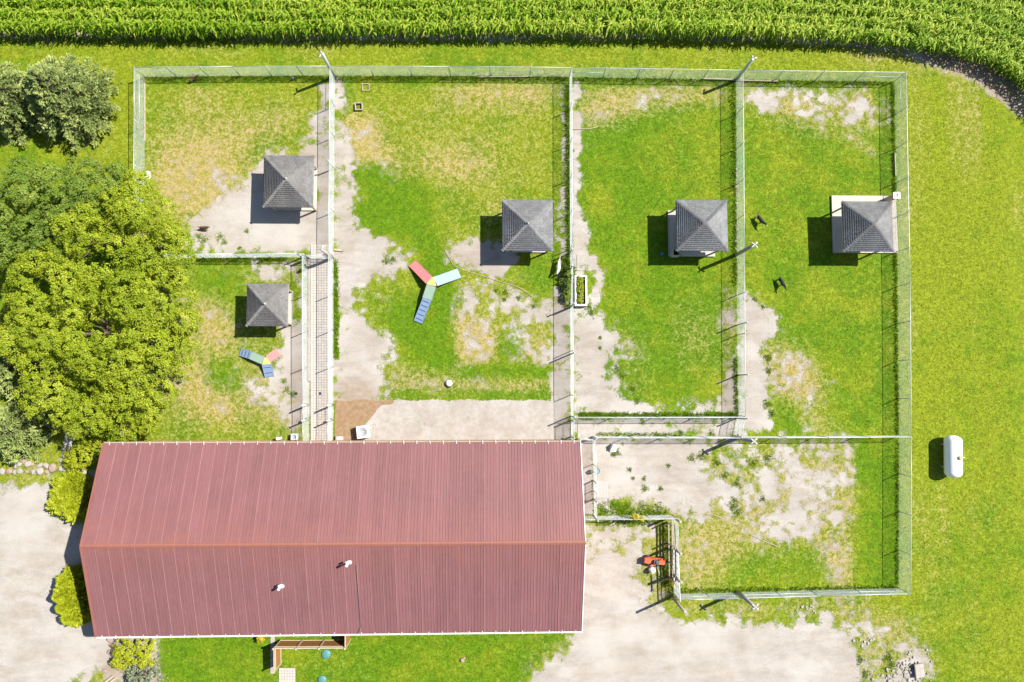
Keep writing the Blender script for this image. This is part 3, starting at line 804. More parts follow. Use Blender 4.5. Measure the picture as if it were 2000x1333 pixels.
# walls
wy = half - 0.10
for nm, pts in (('wall', [(bx0 + 0.35, bym - wy + 0.15), (bx1 - 0.2, bym - wy + 0.15), (bx1 - 0.2, bym + wy - 0.06), (bx0 + 0.35, bym + wy - 0.06)]),):
    m = MB(BO)
    m.slab(pts, -0.1, ZE - 0.12)
    for xe in (bx0 + 0.35, bx1 - 0.2):       # gable triangles
        sgn = -1 if xe < BO.x else 1
        m.add([(xe, bym - wy + 0.15, ZE - 0.12), (xe, bym + wy - 0.06, ZE - 0.12), (xe, bym, ZR - 0.2), (xe - sgn * .1, bym - wy + 0.15, ZE - 0.12), (xe - sgn * .1, bym + wy - 0.06, ZE - 0.12), (xe - sgn * .1, bym, ZR - 0.2)],
              [(0, 1, 2), (5, 4, 3), (0, 3, 4, 1), (1, 4, 5, 2), (2, 5, 3, 0)])
    x = bx0 + 0.4
    while x < bx1 - 0.25:                    # siding ribs on the long walls
        m.box((x, bym + wy - 0.045, ZE / 2), (0.07, 0.04, ZE - 0.2))
        m.box((x, bym - wy + 0.135, ZE / 2), (0.07, 0.04, ZE - 0.2))
        x += 0.23
    m.build('wall', M['siding'], barn)
# roof deck, with the steel sheets as its pieces
d = MB(BO)
t_ = 0.14
sec = [(byS, ZE - t_), (bym, ZR - t_), (byN, ZE - t_), (byN, ZE - 0.02), (bym, ZR - 0.02), (byS, ZE - 0.02)]
d.add([(x, y, z) for x in (bx0 + 0.02, bx1 - 0.02) for y, z in sec], [(0, 1, 4, 5), (1, 2, 3, 4), (11, 10, 7, 6), (10, 9, 8, 7), (0, 6, 7, 1), (1, 7, 8, 2), (3, 9, 10, 4), (4, 10, 11, 5), (2, 8, 9, 3), (5, 11, 6, 0)])
roof = d.build('roof', M['roof_trim'], barn)
NP = 39
pw = (bx1 - bx0) / NP
def panel_mesh(side):
    m = MB()
    e = Vector((0, side * half, ZE + 0.012)) ; r_ = Vector((0, 0, ZR + 0.012))
    up = Vector((0, side * (ZR - ZE), half)).normalized()
    prof = []
    nr = 4
    for k in range(nr):
        x = pw * k / nr
        hgt, w1, w2 = (0.032, 0.040, 0.022) if k == 0 else (0.020, 0.038, 0.020)
        prof += [(x, 0, 0), (x + (w1 - w2) / 2, hgt, 1 if k == 0 else 0), (x + (w1 + w2) / 2, hgt, 1 if k == 0 else 0), (x + w1, 0, 1 if k == 0 else 0)]
    prof.append((pw + 0.004, 0, 0))
    vs_ = []
    for q in (e, r_):
        vs_ += [q + Vector((x, 0, 0)) + up * h for x, h, _ in prof]
    n = len(prof)
    for i in range(n - 1):
        f = (i, i + 1, n + i + 1, n + i)
        m.add([vs_[j] for j in f], [(0, 1, 2, 3) if side < 0 else (3, 2, 1, 0)], 1 if prof[i + 1][2] and i < 3 else 0)
    return m.mesh('roof_panel', [M['roof'], M['roof_lap']])
for side in (1, -1):
    pm = panel_mesh(side)
    for k in range(NP):
        link('roof_panel', pm, roof, (bx0 + pw * k - BO.x, random.uniform(-.006, .006), random.uniform(0, .004)))
# ridge cap and rake trim
rc = MB(BO)
a_ = math.atan2(ZR - ZE, half)
for s_ in (1, -1):
    y1, z1 = bym + s_ * 0.15 * math.cos(a_), ZR + 0.072 - 0.15 * math.sin(a_)
    rc.add([(bx0 - .03, bym, ZR + .08), (bx1 + .03, bym, ZR + .08), (bx1 + .03, y1, z1), (bx0 - .03, y1, z1), (bx0 - .03, bym, ZR + .04), (bx1 + .03, bym, ZR + .04), (bx1 + .03, y1, z1 - .03), (bx0 - .03, y1, z1 - .03)],
           [(0, 3, 2, 1) if s_ < 0 else (0, 1, 2, 3), (4, 5, 6, 7), (3, 7, 6, 2), (0, 4, 7, 3), (1, 2, 6, 5)])
rc.tube([(bx0 - .03, bym, ZR + .085), (bx1 + .03, bym, ZR + .085)], 0.03, 6)
rc.build('ridge_cap', M['roof_trim'], roof)
for xe in (bx0 - 0.01, bx1 + 0.01):
    for s_ in (1, -1):
        MB(BO).bar((xe, bym + s_ * half, ZE - 0.01), (xe, bym, ZR - 0.01), 0.16 if xe < 0 else 0.06, 0.14).build('rake_trim', M['roof_trim'] if xe < 0 else M['white'], roof)
for s_, yy in ((1, byN + 0.07), (-1, byS - 0.07)):
    g = MB(BO)
    for dy, w, dz, h in ((0.04, 0.015, 0, 0.11), (-0.045, 0.015, 0, 0.11), (0, 0.08, -0.05, 0.02)):
        g.box((BO.x, yy + dy * s_, ZE - 0.04 + dz), (bx1 - bx0 + 0.08, w, h))
    gut = g.build('gutter', M['cedar_cap'] if s_ > 0 else M['white'], barn)
    st = MB(BO)
    x = bx0 + 0.4
    while x < bx1:
        st.box((x, yy - 0.06 * s_, ZE + 0.045), (0.035, 0.26, 0.012), 0.15 * s_)
        x += 0.97
    tag(st.build('gutter_strap', M['white'], gut), kind='stuff')
# downpipe on the north-east corner
MB(BO).tube([(bx1 + 0.12, byN - 0.2, 0.1), (bx1 + 0.12, byN - 0.2, ZE - 0.15)], 0.05, 8).build('downpipe', M['white'], barn)

def roof_z(y): return ZE + (half - abs(y - bym)) * (ZR - ZE) / half
# white plumbing vents and the cable on the south slope: separate things standing on the roof
for px_, py_, h, lb in ((551, 1145, 1.0, 'white vent pipe with a bent hood low on the red roof'), (683, 1098, 1.25, 'taller white vent pipe near the ridge of the red roof')):
    h *= .8
    b = P(px_, py_, roof_z(P(px_, py_, 5.5).y))
    b.z = roof_z(b.y)
    v = thing('vent_pipe', lb, 'vent', b)
    MB().lathe([(0.17, 0), (0.17, 0.03), (0.09, 0.12), (0.085, 0.13)], n=14).build('flashing', M['white'], v, True)
    MB().tube([(0, 0, 0), (0, 0, h)], 0.06, 12).build('pipe', M['white'], v, True)
    MB().lathe([(0.07, h - .12), (0.10, h - .1), (0.105, h + .02), (0.09, h + .06), (0.04, h + .08)], n=14).build('hood', M['white'], v, True)
    MB().box((0.06, 0.2, h - 0.12), (0.28, 0.16, 0.05), 0.4).build('bracket', M['white'], v)
c0 = P(697, 1103, 6); c1 = P(704, 1225, 4.7); c2 = P(697, 1240, 4.5)
pts = []
for q in (c0, c0.lerp(c1, .35), c0.lerp(c1, .7), c1, c2): pts.append((q.x, q.y, roof_z(q.y) + 0.06))
tag(MB().tube(pts, 0.018, 6).build('roof_cable', M['dark']), 'thin dark cable running down the south roof slope', 'cable')

# ================================================================== GAZEBOS
def shingle_face(A, B, C, n, seed):
    """courses of single tabs on the triangle eave A-B, apex C"""
    r = np.random.default_rng(seed)
    A, B, C = (np.array(q, float) for q in (A, B, C))
    nrm = np.cross(B - A, C - A); nrm /= np.linalg.norm(nrm)
    V, Q, T = [], [], []
    for i in range(n):
        t0, t1 = i / n, min((i + 1.06) / n, 0.995)
        L0, R0 = A + (C - A) * t0, B + (C - B) * t0
        L1, R1 = A + (C - A) * t1, B + (C - B) * t1
        k = max(1, int(round(np.linalg.norm(R0 - L0) / 0.31)))
        ph = r.random() * 0.9
        cuts = np.clip((np.arange(k + 2) - ph) / k, 0, 1)
        for j in range(k + 1):
            a, b = cuts[j], cuts[j + 1]
            if b - a < 1e-3: continue
            g = min(0.006 / max(np.linalg.norm(R0 - L0), .1), (b - a) * .2)
            th = 0.013 + r.random() * 0.006
            p = [L0 + (R0 - L0) * (a + g) + nrm * th, L0 + (R0 - L0) * (b - g) + nrm * th, L1 + (R1 - L1) * (b - g) + nrm * 0.006, L1 + (R1 - L1) * (a + g) + nrm * 0.006,
                 L0 + (R0 - L0) * (a + g), L0 + (R0 - L0) * (b - g)]
            o = len(V)
            V += p
            Q += [(o, o + 1, o + 2, o + 3), (o + 4, o + 5, o + 1, o)]
            T += [r.random()] * 6
    return np.array(V), np.array(Q), np.repeat(np.array(T)[:, None], 4, axis=1)

def gazebo(label, roof_px, floor_px, ze=2.3, dz=0.85, rail=None, seed=0, rot=0.0, hipmat='hip', finial=True, tile='shingle'):
    a, b = P(roof_px[0], roof_px[3], ze), P(roof_px[2], roof_px[1], ze)
    cx, cy = (a.x + b.x) / 2, (a.y + b.y) / 2
    hw, hd = (b.x - a.x) / 2, (b.y - a.y) / 2
    g = thing('gazebo', label, 'gazebo', (cx, cy, 0), rot, 'shingled gazebos in the dog pens')
    # roof deck: solid pyramid with fascia
    m = MB()
    e, ap = [(-hw, -hd), (hw, -hd), (hw, hd), (-hw, hd)], (0, 0, ze + dz)
    m.add([(x, y, ze) for x, y in e] + [ap] + [(x, y, ze - 0.16) for x, y in e] + [(x * .93, y * .93, ze - 0.16) for x, y in e] + [(0, 0, ze + dz - .2)],
          [(0, 1, 4), (1, 2, 4), (2, 3, 4), (3, 0, 4), (0, 5, 6, 1), (1, 6, 7, 2), (2, 7, 8, 3), (3, 8, 5, 0), (5, 9, 10, 6), (6, 10, 11, 7), (7, 11, 12, 8), (8, 12, 9, 5), (10, 9, 13), (11, 10, 13), (12, 11, 13), (9, 12, 13)])
    rf = m.build('roof', M['wood'], g)
    E = [(x * 1.012, y * 1.012, ze + .002) for x, y in e]
    for k in range(4):
        V, Q, T = shingle_face(E[k], E[(k + 1) % 4], (0, 0, ze + dz + .006), 14, seed * 10 + k)
        tag(link('shingles', np_mesh('shingles', V, Q, M[tile], T), rf), kind='stuff')
        # hip cap: overlapping folded pieces down each hip
        c0, c1 = Vector(E[k]), Vector((0, 0, ze + dz + .006))
        L = (c1 - c0).length
        side = (c1 - c0).cross(Vector((0, 0, 1))).normalized()
        up = side.cross(c1 - c0).normalized()
        hv, hq, ht = [], [], []
        nn = int(L / 0.2)
        rr = random.Random(seed * 7 + k)
        for i in range(nn):
            p0, p1 = c0.lerp(c1, i / nn), c0.lerp(c1, min(1, (i + 1.1) / nn))
            w = 0.12
            o = len(hv)
            for p, th in ((p0, 0.055), (p1, 0.035)):
                hv += [p + side * w + up * (th - .045 - .02), p + up * th, p - side * w + up * (th - .045 - .02)]
            hq += [(o, o + 1, o + 4, o + 3), (o + 1, o + 2, o + 5, o + 4)]
            ht += [rr.random()] * 6
        link('hip_cap', np_mesh('hip_cap', np.array([tuple(q) for q in hv]), np.array(hq), M[hipmat], np.repeat(np.array(ht)[:, None], 4, axis=1)), rf)
    if finial:
        MB().lathe([(0.12, ze + dz - .02), (0.10, ze + dz + .06), (0.05, ze + dz + .09), (0.06, ze + dz + .16), (0.02, ze + dz + .2)], n=10).build('finial', M['pole'], rf, True)
    # posts
    for sx in (-1, 1):
        for sy in (-1, 1):
            MB().box((0, 0, (ze - .1) / 2 + .02), (0.11, 0.11, ze - 0.14)).build('post', M['cedar_cap'], g, loc=(sx * (hw - .32), sy * (hd - .32), 0))
    # floor boards
    if floor_px:
        fa, fb = P(floor_px[0], floor_px[3], .14), P(floor_px[2], floor_px[1], .14)
        fx0, fx1, fy0, fy1 = fa.x - cx, fb.x - cx, fa.y - cy, fb.y - cy
        fl = MB().box(((fx0 + fx1) / 2, (fy0 + fy1) / 2, 0.03), (fx1 - fx0 - .04, fy1 - fy0 - .04, 0.14)).build('floor', M['wood'], g)
        nb = max(2, int((fx1 - fx0) / 0.145))
        bw = (fx1 - fx0) / nb
        bm_ = MB().box((0, 0, 0), (bw - 0.008, fy1 - fy0, 0.035)).mesh('floor_board', M['wood'])
        for k in range(nb):
            link('floor_board', bm_, fl, (fx0 + bw * (k + .5), (fy0 + fy1) / 2, 0.122 + random.uniform(-.002, .002)))
        if rail:
            for (x0, y0, x1, y1) in rail:
                p0, p1 = P(x0, y0, .5) - g.location, P(x1, y1, .5) - g.location
                bench = MB().bar((p0.x, p0.y, .48), (p1.x, p1.y, .48), 0.34, 0.05)
                for q in (p0.lerp(p1, .06), p0.lerp(p1, .94)): bench.box((q.x, q.y, 0.30), (0.1, 0.1, 0.33))
                bench.build('bench', M['wood'], g)
    return g

gazebo('gazebo standing half on gravel in the north-west pen', (514, 305.5, 613, 404.5), (538, 331, 620, 411), seed=1, dz=0.72, hipmat='shingle_b', tile='shingle_b')
gazebo('gazebo beside the bare patch and white hose', (981, 392, 1079, 490), (1000, 410, 1068, 493), seed=2, dz=0.72, hipmat='shingle')
gazebo('gazebo with a blue ball lying in its shadow', (1322, 392, 1419, 490), (1306, 412, 1395, 501), seed=3, tile='shingle_c', dz=0.85, rail=[(1313, 420, 1313, 488), (1330, 497, 1382, 497)], finial=False)
gazebo('gazebo on a wide pale deck beside the east fence', (1648, 395, 1741, 491), (1628, 383, 1750, 494), seed=4, dz=0.95, finial=False)
gazebo('smallest gazebo, left of the paved lane', (481, 555, 563, 637), (497, 568, 572, 632), seed=5, dz=0.62, ze=2.2, hipmat='shingle_b', tile='shingle_b')

# chimney-like white post box on the deck and the dark bin by the other gazebo
b = P(1731, 392, 0.14)
ch = thing('chimney', 'white capped square chimney at the deck corner', 'chimney', b)
MB().box((0, 0, 0.72), (0.36, 0.36, 1.44), 0).build('stack', M['cedar_cap'], ch)
cap = MB()
for dx, dy, w, h in ((0, .2, .54, .14), (0, -.2, .54, .14), (.2, 0, .14, .26), (-.2, 0, .14, .26)): cap.box((dx, dy, 1.48), (w, h, 0.09))
cap.build('cap', M['white'], ch)
MB().box((0, 0, 1.445), (0.26, 0.26, 0.02)).build('flue', M['machine'], ch)
b = P(1316, 497, 0.14)
bn = thing('wooden_bin', 'open dark wooden bin at the gazebo corner', 'bin', b)
for k, (dx, dy, w, h) in enumerate(((0, .25, .54, .05), (0, -.25, .54, .05), (.25, 0, .05, .45), (-.25, 0, .05, .45))):
    MB().box((dx, dy, 0.4), (w, h, 0.8)).build('side_panel', M['wood'], bn)
MB().box((0, 0, 0.05), (0.44, 0.44, 0.06)).build('base', M['black'], bn)

# ================================================================== FENCES
FH = 1.75
POST = MB().tube([(0, 0, -0.2), (0, 0, FH)], 0.034, 8).lathe([(0.04, FH), (0.04, FH + .03), (0.02, FH + .05)], n=8).mesh('post', M['galv'], True)

def wire_mesh(p0, p1, h, off, pitch=0.075, r=0.0028, z0=0.03):
    """two families of slanting wires, three-sided"""
    d = p1 - p0
    L = math.hypot(d.x, d.y)
    u = np.array([d.x / L, d.y / L, 0.0])
    nrm = np.array([-u[1], u[0], 0.0])
    H = h - z0
    s0 = np.arange(-H + pitch / 2, L, pitch)
    segs = []
    for s in s0:
        a, b = max(s, 0), min(s + H, L)
        if b - a < 0.03: continue
        segs.append((a, z0 + a - s, b, z0 + b - s))
        segs.append((a, z0 + H - (a - s), b, z0 + H - (b - s)))
    S = np.array(segs)
    A = np.array(p0 - off)[None] + u[None] * S[:, :1] + np.array([0, 0, 1.0])[None] * S[:, 1:2]
    B = np.array(p0 - off)[None] + u[None] * S[:, 2:3] + np.array([0, 0, 1.0])[None] * S[:, 3:4]
    D = (B - A) / np.linalg.norm(B - A, axis=1, keepdims=True)
    W = np.cross(D, nrm[None])
    V = []
    for k in range(3):
        a = 2 * np.pi * k / 3
        o = (nrm[None] * np.cos(a) + W * np.sin(a)) * r
        V += [A + o, B + o]
    V = np.stack(V, 1).reshape(-1, 3)
    q = np.array([(0, 1, 3, 2), (2, 3, 5, 4), (4, 5, 1, 0)])
    return V, (q[None] + (np.arange(len(S)) * 6)[:, None, None]).reshape(-1, 4)

def fence(label, pts_px, h=FH, spacing=3.05, braces=(), mid=False, cat='fence', posts=True, wire_r=0.0028, ends=(True, True), sag=0.0):
    pts = [P(*p) for p in pts_px]
    f = thing('chain_link_fence', label, cat, pts[0], 0, 'chain-link fence runs round the pens')
    off = f.location.copy()
    rail, VV, QQ, nb = MB(off), [], [], 0
    rr = random.Random(len(label))
    for i in range(len(pts) - 1):
        a, b = pts[i], pts[i + 1]
        n = max(1, int(round((b - a).length / spacing)))
        for k in range(n + 1):
            if (k == n and i < len(pts) - 2): continue
            if k == 0 and i == 0 and not ends[0]: continue
            if k == n and i == len(pts) - 2 and not ends[1]: continue
            q = a.lerp(b, k / n)
            if posts: link('post', POST, f, q - off, (rr.uniform(-.012, .012), rr.uniform(-.012, .012), 0), (1, 1, h / FH))
        tops = [a.lerp(b, k / n) + Vector((0, 0, h - 0.02)) for k in range(n + 1)]
        rail.tube(tops, 0.024, 6)
        if mid: rail.tube([q - Vector((0, 0, h * 0.5)) for q in tops], 0.02, 6)
        V, Q = wire_mesh(a, b, h - .02, off, r=wire_r)
        VV.append(V); QQ.append(Q + nb); nb += len(V)
        for (s0, s1) in braces:
            if s0 < n and i == 0:
                MB(off).tube([a.lerp(b, s0 / n) + Vector((0, 0, h * .52)), a.lerp(b, s1 / n) + Vector((0, 0, h * .52))], 0.02, 6).build('brace_rail', M['galv'], f, True)
    rail.build('top_rail', M['galv'], f, True)
    tag(link('wire_mesh', np_mesh('wire_mesh', np.concatenate(VV), np.concatenate(QQ), M['wire']), f), kind='stuff')
    return f

fence('fence between the corn and the north-west pen', [(283, 151), (470, 149), (654, 148.5)], ends=(True, False))
fence('fence between the corn and the pen with two pale square frames', [(654, 148.5), (880, 149), (1112, 151)], ends=(False, True))
fence('fence between the corn and the pen of the blue ball gazebo', [(1112, 151), (1437, 156)], braces=[(0, 1)], ends=(False, False))
fence('fence between the corn and the north-east pen', [(1437, 156), (1746, 160)], braces=[(3, 4)])
fence('westmost fence, disappearing under the trees', [(283, 151), (283, 250), (282, 420)], braces=[(0, 1)], ends=(False, True))
fence('long eastmost fence beside the open lawn', [(1746, 160), (1753, 560), (1755, 852), (1754, 1149)], braces=[(0, 1)], ends=(False, False))
fence('fence between the north-west pen and the gravel strip', [(654, 148.5), (653, 330), (651.5, 500)], mid=False, braces=[(0, 1)], ends=(False, False), h=1.85)
fence('fence along the right side of the paved lane', [(651.5, 506), (651, 788)], ends=(True, False), h=1.85)
fence('short fence by the barn on the lane right side', [(651, 822), (650, 862)], h=1.85, ends=(False, True))
fence('fence along the left side of the paved lane', [(602, 506), (603, 788)], ends=(True, False), h=1.85)
fence('short fence by the barn on the lane left side', [(603, 822), (604, 862)], h=1.85, ends=(False, True))
fence('fence dividing the two western pens', [(330, 505), (470, 504), (590, 503)], h=1.7)
fence('fence left of the planter box, seen edge on', [(1112, 152), (1113, 488), (1114, 600)], h=1.85, ends=(False, True))
fence('fence from the planter down to the barn corner', [(1114, 602), (1115, 858)], h=1.85)
fence('fence between the two eastern pens, beside the stone row', [(1437, 157), (1439, 500), (1441, 812)], ends=(False, True))
fence('fence along the south end of the blue ball gazebo pen', [(1117, 815), (1441, 814)], ends=(False, False))
fence('fence along the south side of the gravel corridor', [(1157, 853), (1437, 853)], h=1.85)
fence('fence dividing the north-east and south-east pens', [(1437, 853), (1755, 851)], h=1.85, ends=(False, False))
fence('short fence beside the barn east wall and white mat', [(1157, 856), (1160, 1010)], spacing=2.2, ends=(False, False))
fence('fence running from the barn with a yellow vine on it', [(1128, 1008), (1160, 1008), (1312, 1006)], spacing=2.4)
fence('south fence beside the gravel yard', [(1318, 1160), (1378, 1159), (1582, 1153), (1754, 1149)], mid=True, h=1.6)
fence('fence behind the red machine, with tall timber posts', [(1312, 1010), (1315, 1068)], h=1.75, ends=(False, True), spacing=1.6)

# gates: steel frames with mesh
def gate(label, a_px, b_px, h=1.75, zb=0.08, mid=True, latch=True, z=0):
    a, b = P(*a_px), P(*b_px)
    g = thing('chain_link_gate', label, 'gate', a, 0, 'chain-link gates')
    off = g.location.copy()
    up = Vector((0, 0, 1))
    fr = MB(off)
    c = [a + up * zb, b + up * zb, b + up * h, a + up * h]
    for i in range(4): fr.tube([c[i], c[(i + 1) % 4]], 0.024, 6)
    if mid: fr.tube([a + up * h * .5, b + up * h * .5], 0.018, 6)
    fr.build('frame', M['galv'], g, True)
    V, Q = wire_mesh(a, b, h, off, z0=zb)
    tag(link('wire_mesh', np_mesh('wire_mesh', V, Q, M['wire']), g), kind='stuff')
    for p in (a, b):
        d = (b - a).normalized() * (-0.07 if p is a else 0.07)
        link('gate_post', POST, g, p + d - off, scale=(1.25, 1.25, (h + .15) / FH))
    if latch:
        q = b.lerp(a, 0.06) + up * h * .55
        MB(off).box(q, (0.12, 0.12, 0.14)).build('latch', M['dark'], g)
    return g
gate('gate on the lane right side, nearest the barn', (651, 792), (651, 819))
gate('gate on the lane left side, nearest the barn', (603, 792), (603, 819))
gate('gate closing the north end of the paved lane', (607, 506), (648, 506), latch=False)
gate('small gate in the fence dividing the western pens', (592, 504), (601, 505), latch=False)
gate('gate near the white dog', (1112.5, 497), (1113.5, 526))
gate('open gate at the east end of the gravel corridor', (1439, 818), (1433, 850))
gate('gate by the white mat', (1158.5, 940), (1159.5, 974), latch=True)
gate('gate at the barn end of the gravel corridor', (1116, 822), (1116, 852), latch=True)
gate('gate at the barn corner north of the east wall', (1130, 857), (1155, 856), latch=False)

# sliding yard gate with its timber posts and double pipe rails
sg = thing('sliding_gate', 'long sliding steel gate with white rails beside the red machine', 'gate', P(1313, 1068))
off = sg.location.copy()
a, b = P(1312.5, 1066), P(1317, 1163)
fr = MB(off)
for zz in (0.12, 0.5, 0.9, 1.3, 1.7): fr.tube([a + Vector((0, 0, zz)), b + Vector((0, 0, zz))], 0.05 if zz in (.12, 1.7) else 0.03, 8)
for k in range(9): fr.tube([a.lerp(b, k / 8) + Vector((0, 0, .12)), a.lerp(b, k / 8) + Vector((0, 0, 1.7))], 0.025, 6)
for k in range(8): fr.tube([a.lerp(b, k / 8) + Vector((0.03, 0, .12)), a.lerp(b, (k + 1) / 8) + Vector((0.03, 0, 1.7))], 0.012, 5)
fr.build('gate_frame', M['white'], sg, True)
for x_, z_ in ((1303, 0.45), (1306.5, 0.95), (1309, 1.45)):
    MB(off).bar(P(x_, 1018) + Vector((0, 0, z_)), P(x_ + 1.5, 1128) + Vector((0, 0, z_)), 0.09, 0.09).build('rail', M['cedar_cap'], sg)
for x_, y_ in ((1303.5, 1020), (1304.5, 1060), (1305.5, 1095), (1307, 1127)):
    q = P(x_, y_)
    MB(off).box(q + Vector((0, 0, .8)), (0.09, 0.09, 1.7)).build('rail_post', M['pole'], sg)
V, Q = wire_mesh(a, b, 1.72, off, z0=.1, pitch=.06, r=.003)
tag(link('wire_mesh', np_mesh('wire_mesh', V, Q, M['wire']), sg), kind='stuff')
for (x_, y_, h_, lb) in ((1312, 1008, 2.5, 'timber post at the pen corner by the vine fence'), (1312.5, 1067, 2.6, 'timber post at the north end of the sliding gate'), (1313.5, 1121, 2.5, 'timber post midway along the sliding gate'), (1312, 1166, 3.7, 'tallest timber post, at the south end of the sliding gate')):
    q = P(x_, y_)
    tp = thing('timber_post', lb, 'post', q, 0, 'timber gate posts')
    MB().tube([(0, 0, -.3), (0, 0, h_)], [0.12, 0.10], 10).build('shaft', M['pole'], tp, True)
    MB().lathe([(0.11, h_ - .02), (0.115, h_ + .03), (0.06, h_ + .06)], n=10).build('cap', M['cedar_cap'], tp, True)

# timber gate stubs along the pen divider (leaning shadows in the picture come from these)
for i, (x_, y_, h_) in enumerate(((1113, 528, 2.0), (1114, 600, 2.5), (1115, 692, 2.3), (1115.5, 813, 2.5), (1440, 635, 2.2), (1441, 733, 2.2), (1441, 816, 2.2), (652, 330, 2.1), (603, 792, 2.0), (603, 820, 2.0), (651, 792, 2.0), (651, 820, 2.0), (1158, 853, 2.0), (1160, 1008, 2.2))):
    q = P(x_, y_)
    nm = ['by the planter north end', 'by the planter south end', 'halfway between planter and barn', 'at the corridor west end', 'beside the gravel path, northern one', 'beside the gravel path, southern one', 'at the corridor east end', 'beside the north-west gazebo', 'left lane gate, north side', 'left lane gate, south side', 'right lane gate, north side', 'right lane gate, south side', 'at the barn end of the corridor fence', 'where the vine fence meets the short barn fence'][i]
    tp = thing('steel_post', 'thick grey steel fence post ' + nm, 'post', q, 0, 'thick steel fence posts')
    MB().tube([(0, 0, -.3), (0, 0, h_)], 0.055, 10).build('shaft', M['galv'], tp, True)
    MB().lathe([(0.06, h_ - .02), (0.062, h_ + .02), (0.03, h_ + .06)], n=10).build('cap', M['galv'], tp, True)

# ================================================================== FLOODLIGHT POLES
M['lamp'] = simple('lamp_enamel', (0.42, 0.42, 0.41), 0.4, 0.4, 0, 0.1, 4)
def light_pole(label, base_px, h, r, heads, mat):
    q = P(*base_px)
    lp = thing('floodlight_pole', label, 'light pole', q, 0, 'floodlight poles')
    MB().tube([(0, 0, -.3), (0, 0, h)], [r * 1.12, r * .9], 12).build('pole', M[mat], lp, True)
    MB().tube([(-0.12, 0, h - .1), (0.12, 0, h - .1)], 0.03, 6).build('crossarm', M['galv'], lp, True)
    for (ang, ln) in heads:
        d = Vector((math.cos(ang), math.sin(ang), 0))
        fl = MB()
        fl.tube([Vector((0, 0, h - .05)), d * (ln * .6) + Vector((0, 0, h + .0))], 0.022, 6)
        fl.tube([d * (ln * .5) + Vector((0, 0, h + .03)), d * ln + Vector((0, 0, h - .06)), d * (ln + .12) + Vector((0, 0, h - .12))], [0.035, 0.06, 0.075], 10)
        fl.build('lamp_head', M['lamp'], lp, True)
    return lp
X4 = [(math.radians(a), 0.20) for a in (40, 140, 220, 320)]
light_pole('light pole with two lamps by the north-west pen corner', (653, 151), 4.0, 0.13, [(math.radians(220), .30), (math.radians(130), .2)], 'galv')
light_pole('light pole at the corn side between the eastern pens', (1438, 157), 3.7, 0.13, [(math.radians(30), .26), (math.radians(90), .22)], 'galv')
light_pole('light pole with four lamps beside the blue ball gazebo', (1438, 498), 4.0, 0.14, X4, 'pole')
light_pole('light pole with four lamps at the corridor fence', (1440, 856), 3.6, 0.14, X4, 'pole')
light_pole('light pole with four lamps on the south fence', (1440, 1157), 3.8, 0.14, X4, 'pole')
light_pole('grey post without bright lamps at the lane north end', (649, 505), 3.7, 0.13, [(math.radians(60), .2)], 'pole')

# ================================================================== CORN
def corn_template(r):
    V, Q, T = [], [], []
    H = r.uniform(1.9, 2.25)
    bend = r.uniform(-.12, .12), r.uniform(-.12, .12)
    def stalk(z): return np.array([bend[0] * (z / H) ** 2, bend[1] * (z / H) ** 2, z])
    for z0, z1, ra, rb in ((0, H * .6, .018, .014), (H * .6, H, .014, .006)):
        o = len(V)
        for z, q in ((z0, ra), (z1, rb)):
            for k in range(3): V.append(stalk(z) + np.array([math.cos(k * 2.094) * q, math.sin(k * 2.094) * q, 0]))
        Q += [(o + k, o + (k + 1) % 3, o + 3 + (k + 1) % 3, o + 3 + k) for k in range(3)]
        T += [0.35] * 6
    a0 = r.uniform(-.5, .5) + math.pi / 2
    n = 11
    for i in range(n):
        z = 0.25 + (H - 0.35) * i / (n - 1)
        a = a0 + (math.pi if i % 2 else 0) + r.uniform(-1.2, 1.2)
        L = r.uniform(.50, .78) * (1.0 if i < n - 3 else .75)
        d, s = np.array([math.cos(a), math.sin(a), 0]), np.array([-math.sin(a), math.cos(a), 0])
        lift = r.uniform(.22, .42)
        o = len(V)
        w = 0.115 if i < n - 2 else .08
        for t, rad, zz, ww in ((0, 0, 0, .6), (1, .34, lift, 1.0), (2, .70, lift * 1.05, .85), (3, 1.0, lift * 1.05 - r.uniform(.15, .5), .08)):
            c = stalk(z) + d * rad * L + np.array([.10 * rad * rad, .06 * rad * rad, zz * L])
            V += [c - s * w * ww / 2 + np.array([0, 0, .012]), c + s * w * ww / 2 + np.array([0, 0, .012])]
        Q += [(o + 2 * k, o + 2 * k + 1, o + 2 * k + 3, o + 2 * k + 2) for k in range(3)]
        b = r.uniform(.15, .75) + .12 * (i / n)
        T += [b, b, b, b, b + .04, b + .04, b + .12, b + .12]
    for k in range(6):                                    # tassel
        a = r.uniform(0, 6.28)
        o = len(V)
        p, q = stalk(H) , stalk(H) + np.array([math.cos(a) * .13, math.sin(a) * .13, r.uniform(.12, .26)])
        s = np.array([-math.sin(a), math.cos(a), 0]) * .016
        V += [p - s, p + s, q + s * .6, q - s * .6]
        Q += [(o, o + 1, o + 2, o + 3)]
        T += [0.95, .95, 1.0, 1.0]
    return np.array(V), np.array(Q), np.array(T)
_r = random.Random(3)
TPL = [corn_template(_r) for _ in range(10)]
ROW0 = [(-330, 66), (-150, 70), (0, 73), (400, 77), (700, 76), (1000, 74), (1300, 76), (1500, 80), (1650, 88), (1760, 99), (1850, 113), (1915, 131), (1962, 154), (1995, 184), (2030, 226), (2060, 275), (2080, 330)]
guide = np.array([tuple(P(*p))[:2] for p in ROW0])
def resample(poly, step):
    seg = np.linalg.norm(np.diff(poly, axis=0), axis=1)
    s = np.concatenate([[0], np.cumsum(seg)])
    t = np.arange(0, s[-1], step)
    return np.stack([np.interp(t, s, poly[:, 0]), np.interp(t, s, poly[:, 1])], -1)
guide = resample(guide, 0.5)
